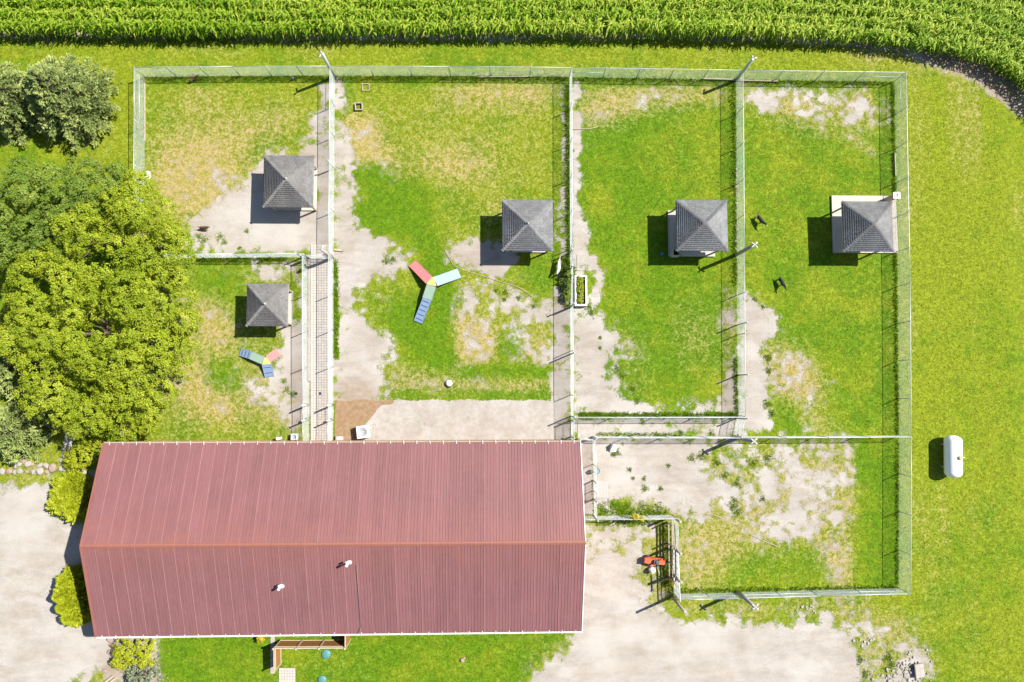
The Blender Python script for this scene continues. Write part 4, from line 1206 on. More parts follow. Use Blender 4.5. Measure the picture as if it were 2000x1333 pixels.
for _ in range(12):
    guide[1:-1] = (guide[:-2] + guide[1:-1] * 2 + guide[2:]) / 4
tan = np.gradient(guide, axis=0); tan /= np.linalg.norm(tan, axis=1, keepdims=True)
nor = np.stack([-tan[:, 1], tan[:, 0]], -1)
CV, CQ, CT, cb = [], [], [], 0
for row in range(15):
    pts = resample(guide + nor * (0.95 * row + 0.28), 0.185)
    pts = pts + rng.normal(0, 0.035, pts.shape)
    if row == 0: pts = pts[rng.random(len(pts)) > 0.06]
    vigour = 0.92 + 0.16 * np.interp(np.arange(len(pts)), np.arange(0, len(pts) + 30, 30), rng.random(len(np.arange(0, len(pts) + 30, 30))))
    which = rng.integers(0, len(TPL), len(pts))
    tone = rng.normal(0, .10, len(pts)) + np.interp(np.arange(len(pts)), np.arange(0, len(pts) + 40, 40), rng.normal(0, .10, len(np.arange(0, len(pts) + 40, 40))))
    for k, (tv, tq, tt) in enumerate(TPL):
        i = np.where(which == k)[0]
        if not len(i): continue
        a = rng.normal(0, .35, len(i)) + np.where(rng.random(len(i)) < .5, 0, np.pi)
        sc = (vigour[i] * rng.uniform(.9, 1.08, len(i)))[:, None]
        ca, sa = np.cos(a)[:, None], np.sin(a)[:, None]
        x = (tv[None, :, 0] * ca - tv[None, :, 1] * sa) * sc + pts[i, 0][:, None]
        y = (tv[None, :, 0] * sa + tv[None, :, 1] * ca) * sc + pts[i, 1][:, None]
        z = tv[None, :, 2] * sc - .03
        CV.append(np.stack([x, y, z], -1).reshape(-1, 3))
        CQ.append((tq[None] + (np.arange(len(i)) * len(tv))[:, None, None] + cb).reshape(-1, 4))
        CT.append(np.clip(tt[None] + tone[i][:, None], 0, 1).ravel())
        cb += len(i) * len(tv)
tag(link('corn_crop', np_mesh('corn_crop', np.concatenate(CV), np.concatenate(CQ), M['corn'], np.repeat(np.concatenate(CT)[:, None], 4, axis=1))), 'dense green corn crop in rows along the top edge', 'corn', kind='stuff')

# ================================================================== TREES AND SHRUBS
def leaves(C, N, S, tint, r, aspect=0.62, droop=0.55):
    """one diamond leaf per centre, roughly facing its normal"""
    n = len(C)
    D = N + r.normal(0, droop, (n, 3))
    D /= np.linalg.norm(D, axis=1, keepdims=True) + 1e-9
    A = np.cross(D, r.normal(0, 1, (n, 3)))
    A /= np.linalg.norm(A, axis=1, keepdims=True) + 1e-9
    B = np.cross(D, A)
    S = S[:, None]
    V = np.stack([C - A * S, C - B * S * aspect + D * S * .15, C + A * S, C + B * S * aspect + D * S * .15], 1).reshape(-1, 3)
    return V, np.arange(4 * n).reshape(-1, 4), np.repeat(tint, 4)

def cloud(lobes, spacing, clump_r, per, size, seed, low=-0.35, inner=0.25, flat=0.7):
    """leaf clumps over the skins of several ellipsoids (centre, radii), pieces inside other lobes dropped"""
    r = np.random.default_rng(seed)
    Cs, Ns, Ts, In = [], [], [], []
    lob = [(np.array(c, float), np.array(q, float)) for c, q in lobes]
    for c, q in lob:
        n = int(4 * math.pi * (q.mean() ** 2) / spacing ** 2)
        d = r.normal(0, 1, (n, 3)); d /= np.linalg.norm(d, axis=1, keepdims=True)
        d = d[d[:, 2] > low]
        depth = np.where(r.random(len(d)) < inner, r.uniform(.55, .85, len(d)), r.uniform(.86, 1.08, len(d)))
        p = c + d * q * depth[:, None]
        keep = np.ones(len(p), bool)
        for c2, q2 in lob:
            if c2 is c: continue
            keep &= (((p - c2) / q2) ** 2).sum(1) > 0.60
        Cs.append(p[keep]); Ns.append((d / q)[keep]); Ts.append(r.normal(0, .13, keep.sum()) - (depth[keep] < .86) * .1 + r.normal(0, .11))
    Cs, Ns, Ts = np.concatenate(Cs), np.concatenate(Ns), np.concatenate(Ts)
    Ns /= np.linalg.norm(Ns, axis=1, keepdims=True)
    k = r.poisson(per, len(Cs)) + 4
    idx = np.repeat(np.arange(len(Cs)), k)
    cr = clump_r * r.uniform(.6, 1.3, len(Cs))
    g = r.normal(0, 1, (len(idx), 3)); g /= np.linalg.norm(g, axis=1, keepdims=True)
    g *= (r.random(len(idx)) ** (1 / 2.2))[:, None]
    g[:, 2] *= flat
    pos = Cs[idx] + g * cr[idx][:, None]
    nrm = Ns[idx] * 0.7 + g * 0.55 + np.array([0.3, 0.12, .8])
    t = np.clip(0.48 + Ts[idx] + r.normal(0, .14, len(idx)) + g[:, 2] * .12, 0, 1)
    return leaves(pos, nrm, size * r.uniform(.6, 1.25, len(idx)), t, r)

def crown_mesh(name, data, mat, off):
    V, Q, T = data
    return np_mesh(name, V - np.array(off), Q, mat, np.repeat(T[:, None], 4, axis=1))

def trunk(o, tips, h0, r0, off):
    """tapered trunk with limbs to the given points"""
    m = MB(off)
    b = Vector(off)
    top = b + Vector((0, 0, h0))
    m.tube([b - Vector((0, 0, .3)), b + Vector((0, 0, h0 * .5)), top], [r0 * 1.25, r0, r0 * .85], 10)
    for q in tips:
        q = Vector(q)
        mid = top.lerp(q, .5) + Vector((0, 0, .3))
        m.tube([top - Vector((0, 0, .3)), mid, q], [r0 * .6, r0 * .38, r0 * .1], 7)
        for k in range(3):
            e = q + Vector((random.uniform(-1, 1), random.uniform(-1, 1), random.uniform(.1, .8))) * (q - top).length * .35
            m.tube([mid.lerp(q, .5), e], [r0 * .25, r0 * .06], 5)
    return m.build('trunk', M['bark'], o, True)

def broadleaf(name, label, cat, lobes_px, mat, seed, spacing=.64, clump=.46, per=46, size=.13, base=None, group=None, h0=2.0, r0=.22, low=-.35, inner=.12, bumps=0):
    lob = []
    for (x, y, z, rx, ry, rz) in lobes_px:
        c = P(x, y, z)
        lob.append(((c.x, c.y, z), (rx, ry, rz)))
    b = base or Vector((lob[0][0][0], lob[0][0][1], 0))
    main = list(lob)
    if bumps:
        rb = np.random.default_rng(seed + 5)
        out = []
        for c, q in lob:
            q = np.array(q)
            nb = int(bumps * q.mean() ** 2)
            dd = rb.normal(0, 1, (nb * 3, 3)); dd /= np.linalg.norm(dd, axis=1, keepdims=True)
            dd = dd[dd[:, 2] > -.25][:nb]
            for v in dd:
                rr = rb.uniform(.55, 1.05) * min(1.0, q.mean() / 2)
                out.append((tuple(np.array(c) + v * q * rb.uniform(.86, .99)), (rr, rr, rr * .85)))
        lob = out
    o = thing(name, label, cat, b, 0, group)
    if r0: trunk(o, [Vector(c) * 1.0 for c, q in main], h0, r0, b)
    link('crown', crown_mesh('crown', cloud(lob, spacing, clump, per, size, seed, low, inner), mat, b), o)
    return o

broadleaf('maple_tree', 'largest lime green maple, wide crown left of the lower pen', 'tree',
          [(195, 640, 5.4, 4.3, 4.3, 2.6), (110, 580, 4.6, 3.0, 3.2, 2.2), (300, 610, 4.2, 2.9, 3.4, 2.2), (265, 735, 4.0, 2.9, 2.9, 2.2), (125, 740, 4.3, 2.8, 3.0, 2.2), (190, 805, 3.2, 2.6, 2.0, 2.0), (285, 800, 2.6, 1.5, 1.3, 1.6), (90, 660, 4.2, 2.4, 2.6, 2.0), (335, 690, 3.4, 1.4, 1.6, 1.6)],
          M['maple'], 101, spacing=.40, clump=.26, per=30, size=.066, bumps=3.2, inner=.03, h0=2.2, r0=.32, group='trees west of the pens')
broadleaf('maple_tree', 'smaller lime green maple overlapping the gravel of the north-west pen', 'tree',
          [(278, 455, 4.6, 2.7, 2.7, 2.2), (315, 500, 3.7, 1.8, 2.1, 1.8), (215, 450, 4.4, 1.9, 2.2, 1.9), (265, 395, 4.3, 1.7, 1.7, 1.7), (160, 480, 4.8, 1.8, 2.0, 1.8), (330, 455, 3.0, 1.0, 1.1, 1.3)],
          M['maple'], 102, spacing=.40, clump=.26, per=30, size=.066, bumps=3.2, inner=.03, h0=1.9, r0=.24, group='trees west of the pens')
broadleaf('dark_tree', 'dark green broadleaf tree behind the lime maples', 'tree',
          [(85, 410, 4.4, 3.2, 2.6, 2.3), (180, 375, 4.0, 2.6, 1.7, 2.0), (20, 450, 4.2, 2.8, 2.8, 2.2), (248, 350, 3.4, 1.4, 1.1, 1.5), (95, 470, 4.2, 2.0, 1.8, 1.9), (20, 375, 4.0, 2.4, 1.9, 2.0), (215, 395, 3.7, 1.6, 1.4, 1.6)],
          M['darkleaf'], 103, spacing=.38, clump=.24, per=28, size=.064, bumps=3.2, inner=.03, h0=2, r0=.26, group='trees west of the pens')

def spruce(label, base_px, H, R, seed, mat='spruce', name='spruce_tree', zb=0.25, power=1.9, needle=.21, cat='tree', group='spruce trees'):
    b = P(*base_px, 1.0)
    b.z = 0
    o = thing(name, label, cat, b, 0, group)
    r = np.random.default_rng(seed)
    tr = MB().tube([(0, 0, -.2), (0, 0, H * .5), (0, 0, H * .96)], [.16, .10, .02], 8)
    tips, dirs, tn = [], [], []
    z = zb
    lev = 0
    while z < H * .985:
        rad = R * (1 - (z / H) ** power) + .06
        nb = int(5 + rad * 2.6)
        a0 = r.random() * 6.28
        for k in range(nb):
            a = a0 + 6.283 * k / nb + r.normal(0, .12)
            L = rad * r.uniform(.70, 1.15)
            d = np.array([math.cos(a), math.sin(a), 0])
            s = np.array([-math.sin(a), math.cos(a), 0])
            sag = .10 * L
            if lev % 2 == 0: tr.tube([(0, 0, z), tuple(d * L * .5 + np.array([0, 0, z - sag * .3])), tuple(d * L + np.array([0, 0, z - sag * .6]))], [.03, .02, .008], 4, caps=False)
            tone = r.normal(0, .10)
            m = int(8 + L * 15)
            t = r.uniform(.30, 1.0, m) ** .7
            lat = r.normal(0, 1, m) * .16 * (1.25 - t) * min(L, 2.2) * 1.3
            p = d * (t * L)[:, None] + s * lat[:, None] + np.array([0, 0, z])[None] + np.array([0, 0, 1.0])[None] * (-sag * t + r.normal(0, .05, m))[:, None]
            tips.append(p)
            dd = d[None] + s[None] * np.sign(lat)[:, None] * .5 + np.array([0, 0, .35])[None]
            dirs.append(dd)
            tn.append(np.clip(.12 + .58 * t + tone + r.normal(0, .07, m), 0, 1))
        z += 0.30 + .12 * (1 - z / H)
        lev += 1
    tips, dirs, tn = np.concatenate(tips), np.concatenate(dirs), np.concatenate(tn)
    k = 6
    idx = np.repeat(np.arange(len(tips)), k)
    D = dirs[idx] + r.normal(0, .55, (len(idx), 3))
    D /= np.linalg.norm(D, axis=1, keepdims=True)
    S = np.cross(D, r.normal(0, 1, D.shape)); S /= np.linalg.norm(S, axis=1, keepdims=True)
    L = needle * r.uniform(.7, 1.3, len(idx))[:, None]
    w = L * .17
    A = tips[idx] - D * L * .25
    V = np.stack([A - S * w * .6, A + S * w * .6, A + D * L + S * w * .5, A + D * L - S * w * .5], 1).reshape(-1, 3)
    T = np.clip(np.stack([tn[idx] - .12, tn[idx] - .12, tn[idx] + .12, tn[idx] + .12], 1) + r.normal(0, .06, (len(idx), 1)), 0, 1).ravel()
    tr.build('trunk', M['bark'], o, True)
    link('crown', np_mesh('crown', V, np.arange(len(V)).reshape(-1, 4), M[mat], np.repeat(T[:, None], 4, axis=1)), o)
    return o
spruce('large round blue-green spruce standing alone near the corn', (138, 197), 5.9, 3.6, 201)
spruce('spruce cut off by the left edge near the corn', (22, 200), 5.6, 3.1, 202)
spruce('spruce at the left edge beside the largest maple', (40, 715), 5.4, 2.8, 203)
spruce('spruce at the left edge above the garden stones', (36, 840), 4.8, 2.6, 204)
spruce('low bluish juniper bush at the bottom beside the lawn', (268, 1322), 1.7, 1.75, 205, 'juniper', 'juniper_bush', .12, 1.5, .17, 'bush', 'garden shrubs')

def cedar(label, base_px, H, R, seed):
    b = P(*base_px)
    o = thing('cedar_shrub', label, 'shrub', b, 0, 'golden cedars against the barn')
    r = np.random.default_rng(seed)
    MB().tube([(0, 0, -.1), (0, 0, H * .8)], [.07, .02], 6).build('trunk', M['bark'], o, True)
    n = int(1700 * H * R)
    z = H * r.random(n) ** .85
    rad = R * np.sin(np.clip((1 - z / H), 0, 1) ** .85 * 1.75) * r.uniform(.66, 1.15, n)
    a = r.random(n) * 6.283
    lob = 1 + .16 * np.sin(a * 5 + z * 3 + seed) + .10 * np.sin(a * 11 - z * 7)
    d = np.stack([np.cos(a), np.sin(a), np.zeros(n)], -1)
    C = d * (rad * lob)[:, None] + np.array([0, 0, 1.0]) * z[:, None]
    D = d * 1.0 + np.array([0, 0, .6]) + r.normal(0, .25, (n, 3))
    D /= np.linalg.norm(D, axis=1, keepdims=True)
    S = np.cross(D, np.array([0, 0, 1.0]) + r.normal(0, .45, (n, 3))); S /= np.linalg.norm(S, axis=1, keepdims=True)
    L = r.uniform(.14, .26, n)[:, None]
    V = np.stack([C - D * L * .4, C + S * L * .34, C + D * L * .7, C - S * L * .34], 1).reshape(-1, 3)
    T = np.clip(.5 + r.normal(0, .17, n) + .1 * np.sin(a * 5 + z * 3), 0, 1)
    link('crown', np_mesh('crown', V, np.arange(4 * n).reshape(-1, 4), M['cedarleaf'], np.repeat(np.repeat(T, 4)[:, None], 4, axis=1)), o)
for i, (x, y, h, rr_, lb) in enumerate(((150, 952, 2.3, 1.25, 'northern golden cedar at the barn west wall'), (138, 975, 2.0, 1.15, 'golden cedar in front of the northern pair'), (162, 985, 2.1, 1.15, 'third golden cedar of the northern clump'),
        (156, 1124, 2.7, .8, 'northernmost golden cedar of the southern clump'), (153, 1146, 3.0, .8, 'second golden cedar of the southern clump'), (158, 1168, 2.9, .8, 'third golden cedar of the southern clump'), (165, 1190, 2.6, .85, 'southernmost golden cedar by the barn west wall'))):
    cedar(lb, (x, y), h, rr_, 300 + i)
broadleaf('golden_shrub', 'bright golden shrub at the barn north-west corner', 'shrub', [(162, 890, .8, 1.35, .95, .75), (188, 872, .7, .8, .6, .6), (140, 900, .5, .6, .5, .5)], M['gold'], 104, spacing=.24, clump=.2, per=16, size=.06, h0=.3, r0=.05, group='garden shrubs', low=-.1)
broadleaf('golden_shrub', 'round yellow-green shrub below the barn south-west corner', 'shrub', [(262, 1264, .8, 1.45, 1.15, .8), (240, 1285, .6, .8, .8, .6), (285, 1288, .5, .6, .6, .5)], M['gold'], 105, spacing=.26, clump=.2, per=15, size=.065, h0=.3, r0=.05, group='garden shrubs', low=-.1)
broadleaf('yellow_vine', 'yellow flowering vine hanging over the fence by the barn', 'vine', [(1240, 1010, 1.45, .32, .18, .35), (1252, 1014, 1.3, .3, .16, .3)], M['yellowleaf'], 106, spacing=.13, clump=.1, per=9, size=.045, h0=1.0, r0=.015, low=-.9)
broadleaf('yellow_vine', 'small yellow plant at the sliding gate foot', 'vine', [(1312, 1139, .6, .16, .18, .3)], M['yellowleaf'], 107, spacing=.1, clump=.08, per=8, size=.04, h0=.3, r0=.012, low=-.9)
broadleaf('leafy_bush', 'leafy green weeds climbing the fence left of the planter', 'bush', [(1110, 545, .5, .35, .9, .5), (1108, 575, .4, .3, .6, .4)], M['darkleaf'], 108, spacing=.2, clump=.16, per=14, size=.06, h0=.2, r0=.02, low=-.2)

# ================================================================== DOG RAMPS
def ramp(parent, name, p0, p1, w, mat, th=0.05, rungs=0, stripes=0, side=True):
    """sloping board from p0 (inner, high) to p1 (outer, low)"""
    off = parent.location
    p0, p1 = Vector(p0), Vector(p1)
    m = MB(off)
    m.bar(p0, p1, w, th)
    d = (p1 - p0).normalized()
    s = d.cross(Vector((0, 0, 1))).normalized()
    o = m.build(name, mat, parent)
    if side:
        sd = MB(off)
        for k in (-1, 1): sd.bar(p0 + s * k * (w / 2 + .015) - Vector((0, 0, .03)), p1 + s * k * (w / 2 + .015) - Vector((0, 0, .02)), 0.03, 0.13)
        sd.build('side_rail', mat, parent)
    up = s.cross(d).normalized()
    if up.z < 0: up = -up
    for k in range(rungs):
        c = p0.lerp(p1, (k + .6) / (rungs + .3)) + up * (th / 2 + .012)
        MB(off).bar(c - s * w * .42, c + s * w * .42, 0.05, 0.03).build('rung', M['dark'], o)
    for k in range(stripes):
        c = p0.lerp(p1, (k + .5) / stripes) + up * (th / 2 + .006)
        MB(off).bar(c - s * w * .46, c + s * w * .46, 0.025, 0.016).build('grip_strip', mat, o)
    return o

def legs(parent, pts):
    for x, y, z in pts:
        q = P(x, y, z)
        MB(parent.location).box((q.x, q.y, z / 2 - .03), (0.07, 0.07, z - .02)).build('leg', M['dark'], parent)

t = thing('dog_ramp', 'large three-armed dog ramp, red, green and blue, in the middle pen', 'dog ramp', P(844, 552), 0, 'three-armed dog ramps')
z = 0.75
hexa = [P(*p, z) for p in ((833, 554), (844, 541.6), (848, 541.6), (852.6, 559.6), (834.6, 556))]
MB(t.location).slab([(q.x, q.y) for q in hexa][::-1], z - .06, z + .025).build('platform', M['yellow'], t)
ramp(t, 'red_ramp', P(838.5, 548, z), P(805.8, 514.6, .05), .70, M['redp'], stripes=14)
ramp(t, 'blue_ramp', P(850.6, 550.4, z - .02), P(897, 534, .05), .74, M['bluep'])
ramp(t, 'green_deck', P(842.8, 558, z - .03), P(834.3, 584.2, z - .12), .72, M['greenp'])
ramp(t, 'blue_stairs', P(834.3, 584.4, z - .13), P(816.5, 629.5, .05), .66, M['bluep'], rungs=5)
legs(t, ((836, 552, z), (846, 545, z), (850, 557, z), (831, 581, z - .1), (838, 586, z - .1)))
t = thing('dog_ramp', 'small three-armed dog ramp near the smallest gazebo', 'dog ramp', P(519, 706), 0, 'three-armed dog ramps')
z = 0.5
tri = [P(*p, z) for p in ((511.6, 712.5), (516.8, 697.8), (522, 699), (529.7, 709), (528, 712))]
MB(t.location).slab([(q.x, q.y) for q in tri][::-1], z - .05, z + .02).build('platform', M['yellow'], t)
ramp(t, 'red_ramp', P(523.7, 701.8, z), P(543, 688.3, .05), .58, M['redp'], stripes=9)
ramp(t, 'green_deck', P(514, 704.6, z - .02), P(490.4, 694.3, z - .08), .58, M['greenp'])
ramp(t, 'blue_stairs', P(490.2, 694.2, z - .09), P(469.3, 688, .05), .56, M['bluep'], rungs=3)
ramp(t, 'blue_stairs', P(520.4, 711.6, z - .02), P(526.3, 735.8, .05), .66, M['bluep'], rungs=2)
legs(t, ((514, 708, z), (524, 704, z), (526, 710, z), (492, 697, z - .08)))

# ================================================================== PROPANE TANK
q = P(1848, 890)
t = thing('propane_tank', 'white propane tank on the open lawn east of the pens', 'tank', q, math.radians(-2))
prof, R_, Lh = [], .65, 1.70
for k in range(9):
    a = math.pi / 2 * k / 8
    prof.append((R_ * math.sin(a) + .001, -Lh + .42 * (1 - math.cos(a))))
prof += [(r_, -zz) for r_, zz in reversed(prof)]
MB().lathe(prof, (0, 0, .85), 28, M=Matrix.Rotation(math.pi / 2, 3, 'X')).build('shell', M['tank'], t, True)
for y_ in (-.9, .9):
    MB().box((0, y_, .22), (.85, .14, .5)).build('foot', M['concrete'], t)
MB().lathe([(.17, 1.40), (.17, 1.55), (.15, 1.62), (.06, 1.65)], (.1, -.05, 0), 16).build('valve_dome', M['yellow'], t, True)
MB().tube([(.5, -.05, 1.1), (.78, -.05, 1.12)], .03, 8).build('filler_stub', M['white'], t, True)
for y_ in (-.75, .75): MB().tube([(0, y_ - .06, 1.44), (0, y_, 1.52), (0, y_ + .06, 1.44)], .018, 6).build('lifting_lug', M['tank'], t, True)

# ================================================================== AIR CONDITIONERS
def ac_unit(label, px, h, w, rz):
    q = P(*px)
    t = thing('air_conditioner', label, 'air conditioner', q, rz, 'air conditioners by the barn')
    MB().box((0, 0, h / 2 + .05), (w, w, h - .1)).build('case', M['white'], t, bevel=.03)
    MB().lathe([(w * .40, h), (w * .40, h + .02), (w * .37, h + .025), (w * .36, h + .005)], n=24).build('fan_ring', M['galv'], t, True)
    g = MB()
    for k in range(1, 6): g.tube([(w * .36 * k / 6 * math.cos(a * .3927), w * .36 * k / 6 * math.sin(a * .3927), h + .03) for a in range(17)], .006, 4, caps=False)
    for k in range(8): g.tube([(0, 0, h + .03), (w * .38 * math.cos(k * .785), w * .38 * math.sin(k * .785), h + .03)], .006, 4)
    g.lathe([(.07, h + .02), (.07, h + .045)], n=12)
    g.build('fan_guard', M['galv'], t)
    MB().lathe([(w * .36, h - .03), (w * .36, h - .02)], n=20).build('fan_well', M['galv'], t)
    for k in range(12): MB().box((w / 2 + .004, 0, .2 + k * (h - .3) / 12), (.012, w * .9, .025)).build('louvre', M['galv'], t)
    return t
ac_unit('white air conditioner with a round fan on the wet concrete', (712, 843), .85, .98, .12)
ac_unit('small white air conditioner at the lane left side', (578, 853), .6, .5, 0)

# ================================================================== PLANTER
q = P(1134, 566)
t = thing('planter_box', 'white rectangular planter full of plants beside the fence', 'planter', q, 0)
a, b = P(1123, 597.5, .55) - q, P(1146.5, 538, .55) - q
cxp, cyp = (a.x + b.x) / 2, (a.y + b.y) / 2
w_, d_ = b.x - a.x, b.y - a.y
for (x_, y_, sx, sy) in ((cxp, b.y - .065, w_, .13), (cxp, a.y + .065, w_, .13), (a.x + .065, cyp, .13, d_ - .262), (b.x - .065, cyp, .13, d_ - .262)):
    MB().box((x_, y_, .27), (sx, sy, .56)).build('side_board', M['white'], t)
MB().box((cxp, cyp, .15), (w_ - .25, d_ - .25, .34)).build('soil', M['soil'], t)
lob = [((q.x + cxp - .08, q.y + cyp + dy, .52), (.27, .30, .22)) for dy in (-.85, -.55, -.25, .05, .35, .65, .9)]
link('plants', crown_mesh('plants', cloud(lob, .13, .11, 9, .04, 77, low=-.1), M['maple'], q), t)

# ================================================================== SMALL THINGS ON THE GROUND
def ball(label, px, r, mat):
    q = P(*px)
    t = thing('ball', label, 'ball', q)
    prof = [(r * math.sin(math.pi * k / 12) + .0005, r - r * math.cos(math.pi * k / 12)) for k in range(13)]
    MB().lathe(prof, n=18).build('skin', mat, t, True)
    MB().lathe([(.018, 2 * r - .002), (.016, 2 * r + .004)], n=8).build('valve', M['white'], t)
ball('blue ball in the shadow of the gazebo', (1292, 497), .13, M['blue'])
ball('pale blue ball at the foot of the north fence', (573, 155), .11, M['bluep'])
def frame_box(label, px, w, h, mat):
    q = P(*px)
    t = thing('square_frame', label, 'frame', q, .03, 'pale square frames in the grass')
    for dx, dy, sx, sy in ((0, w / 2, w + .05, .05), (0, -w / 2, w + .05, .05), (w / 2, 0, .05, w - .051), (-w / 2, 0, .05, w - .051)):
        MB().box((dx, dy, h / 2), (sx, sy, h)).build('side', mat, t)
frame_box('northern of two pale square frames in the grass', (714.5, 171), .55, .06, M['cedar_cap'])
frame_box('southern pale square frame, the taller of the two', (701.5, 210), .55, .24, M['cedar_cap'])
# dome shelter
q = P(877, 749)
t = thing('dog_igloo', 'small white dome shelter in the grass above the apron', 'shelter', q)
MB().lathe([(.28, 0), (.29, .08), (.26, .22), (.17, .33), (.05, .37)], n=9).build('dome', M['white'], t)
MB().box((.05, -.26, .11), (.2, .12, .2)).build('doorway', M['dark'], t)
# white feeder
q = P(1197, 873)
t = thing('feeder', 'white wedge-shaped feeder by the corridor fence', 'feeder', q)
m = MB()
m.add([(-.3, -.28, 0), (.3, -.28, 0), (.14, .25, 0), (-.14, .25, 0), (-.25, -.24, .35), (.25, -.24, .35), (.1, .2, .62), (-.1, .2, .62)], [(3, 2, 1, 0), (4, 5, 6, 7), (0, 1, 5, 4), (1, 2, 6, 5), (2, 3, 7, 6), (3, 0, 4, 7)])
m.build('body', M['white'], t, bevel=.02)
MB().box((0, -.33, .06), (.5, .12, .1)).build('tray', M['white'], t)
def bowl(label, px, r, h, mat, name='water_bowl', cat='bowl'):
    q = P(*px)
    t = thing(name, label, cat, q)
    MB().lathe([(r * .8, 0), (r, h), (r * .92, h), (r * .75, h * .3), (.01, h * .28)], n=18).build('bowl', mat, t, True)
    MB().lathe([(r * .85, h * .6), (r * .84, h * .62)], n=18).build('water', M['bluep'], t)
bowl('teal water bowl beside the short barn fence', (1166, 920), .22, .16, M['teal'])
q = P(1152.5, 922)
t = thing('watering_can', 'dark watering can by the short barn fence', 'can', q)
MB().lathe([(.17, 0), (.18, .2), (.14, .32), (.1, .34)], n=14).build('body', M['dark'], t, True)
MB().tube([(-.1, 0, .3), (-.22, 0, .3), (-.26, 0, .15), (-.17, 0, .05)], .018, 6).build('handle', M['galv'], t, True)
MB().tube([(.15, 0, .1), (.33, 0, .36)], .022, 6).build('spout', M['dark'], t, True)
# white slatted mat
q = P(1176, 956)
t = thing('slatted_mat', 'white slatted mat on the gravel by the barn', 'mat', q)
a, b = P(1157, 973, .04) - q, P(1187, 939, .04) - q
n = 11
for k in range(n):
    w = (b.x - a.x) / n
    MB().box((a.x + w * (k + .5), (a.y + b.y) / 2, .03), (w - .012, b.y - a.y, .04)).build('slat', M['paver3'], t)
for y_ in (a.y + .2, b.y - .2): MB().box(((a.x + b.x) / 2, y_, .0), (b.x - a.x, .08, .02)).build('batten', M['wood'], t)
# hose, pipes and boards
def hose(name, label, cat, pts, r, mat):
    p = [P(*q) for q in pts]
    fine = []
    for i in range(len(p) - 1):
        a, b, c, d = p[max(i - 1, 0)], p[i], p[i + 1], p[min(i + 2, len(p) - 1)]
        for k in range(6):
            u = k / 6
            fine.append(((2 * b) + (c - a) * u + (2 * a - 5 * b + 4 * c - d) * u * u + (3 * b - a - 3 * c + d) * u ** 3) / 2)
    fine.append(p[-1])
    return tag(MB().tube([q + Vector((0, 0, r - .01)) for q in fine], r, 7).build(name, mat, None, True), label, cat)
hose('garden_hose', 'long white hose curving over the gravel below the gazebo', 'hose', [(868, 488), (878, 505), (888, 520), (915, 531), (950, 542), (985, 553), (1015, 563), (1040, 580)], .022, M['cedar_cap'])
hose('plastic_pipe', 'pale pipe lying across the south-east pen', 'pipe', [(1465, 1044), (1490, 1056), (1518, 1068)], .028, M['cedar_cap'])
hose('plastic_pipe', 'thin curved pipe near the timber posts', 'pipe', [(1352, 1004), (1375, 1003), (1393, 1006), (1412, 1014)], .025, M['cedar_cap'])
hose('plastic_pipe', 'short pipe under the blue ball pen fence', 'pipe', [(1098, 254), (1116, 253), (1150, 252), (1168, 248)], .03, M['cedar_cap'])
for i, (x0, y0, x1, y1, w, h, lb) in enumerate(((283.5, 160, 283.5, 278, .06, .07, 'white edging board along the west fence'), (1372, 155, 1436, 157, .1, .15, 'white board under the corn side fence, left of the light pole'), (1445, 158.5, 1520, 160, .08, .14, 'pale board under the north-east pen fence'), (935, 151.5, 1040, 151, .06, .12, 'pale board under the fence by the two frames'), (1746.5, 300, 1748, 345, .08, .14, 'short board at the east fence'))):
    a, b = P(x0, y0), P(x1, y1)
    o = thing('edging_board', lb, 'board', a, 0, 'edging boards under the fences')
    n = max(1, int((b - a).length / 2.4))
    for k in range(n):
        MB(a).bar(a.lerp(b, k / n) + Vector((0, 0, h / 2)), a.lerp(b, (k + .985) / n) + Vector((0, 0, h / 2)), w, h).build('board', M['cedar_cap'], o)
# white sack by the west trees, small board on the gravel
q = P(290, 344)
t = thing('white_sack', 'white sack at the foot of the west fence by the trees', 'sack', q)
V, Q, T_ = [], [], []
bm = bmesh.new()
bmesh.ops.create_icosphere(bm, subdivisions=2, radius=.28)
for v in bm.verts:
    n_ = math.sin(v.co.x * 17) * math.cos(v.co.y * 13) * .05
    v.co = Vector((v.co.x * (1 + n_), v.co.y * 1.35 * (1 + n_), max(-.16, v.co.z * .75) + .16))
me = bpy.data.meshes.new('bag'); bm.to_mesh(me); bm.free(); me.materials.append(M['white'])
link('bag', me, t)
MB().lathe([(.08, .30), (.03, .36), (.07, .44)], n=8).build('tied_neck', M['white'], t)
q = P(660, 489)
t = thing('wooden_block', 'pale timber offcut on gravel near the lane', 'timber', q, -.1)
MB().box((0, 0, .05), (.6, .14, .1)).build('offcut', M['cedar_cap'], t)
MB().box((.38, -.08, .03), (.16, .06, .06), .7).build('chip', M['dark'], t)
# drain blocks in the lane gates
for x_, y_, lb in ((579, 769, 'small black drain box left of the lane'), (625.5, 769, 'small black drain box on the paved lane')):
    q = P(x_, y_)
    t = thing('drain_box', lb, 'drain', q, 0, 'black drain boxes')
    MB().box((0, 0, .035), (.17, .2, .07)).build('box', M['black'], t, bevel=.01)
    for k in range(4): MB().box((-.06 + k * .04, 0, .075), (.015, .16, .012)).build('bar', M['dark'], t)
# utility boxes by the barn north wall
q = P(664, 856)
t = thing('utility_box', 'low pale concrete block by the barn wall', 'box', q)
MB().box((0, 0, .14), (.62, .35, .28)).build('block', M['concrete'], t, bevel=.02)
MB().box((.05, 0, .285), (.4, .2, .02)).build('lid', M['white'], t)
q = P(548, 856)
t = thing('utility_box', 'narrow white meter box on the barn wall left of the lane', 'box', q)
MB().box((0, 0, .45), (.2, .22, .9)).build('case', M['white'], t, bevel=.02)
MB().box((0, .115, .6), (.14, .02, .3)).build('door', M['galv'], t)
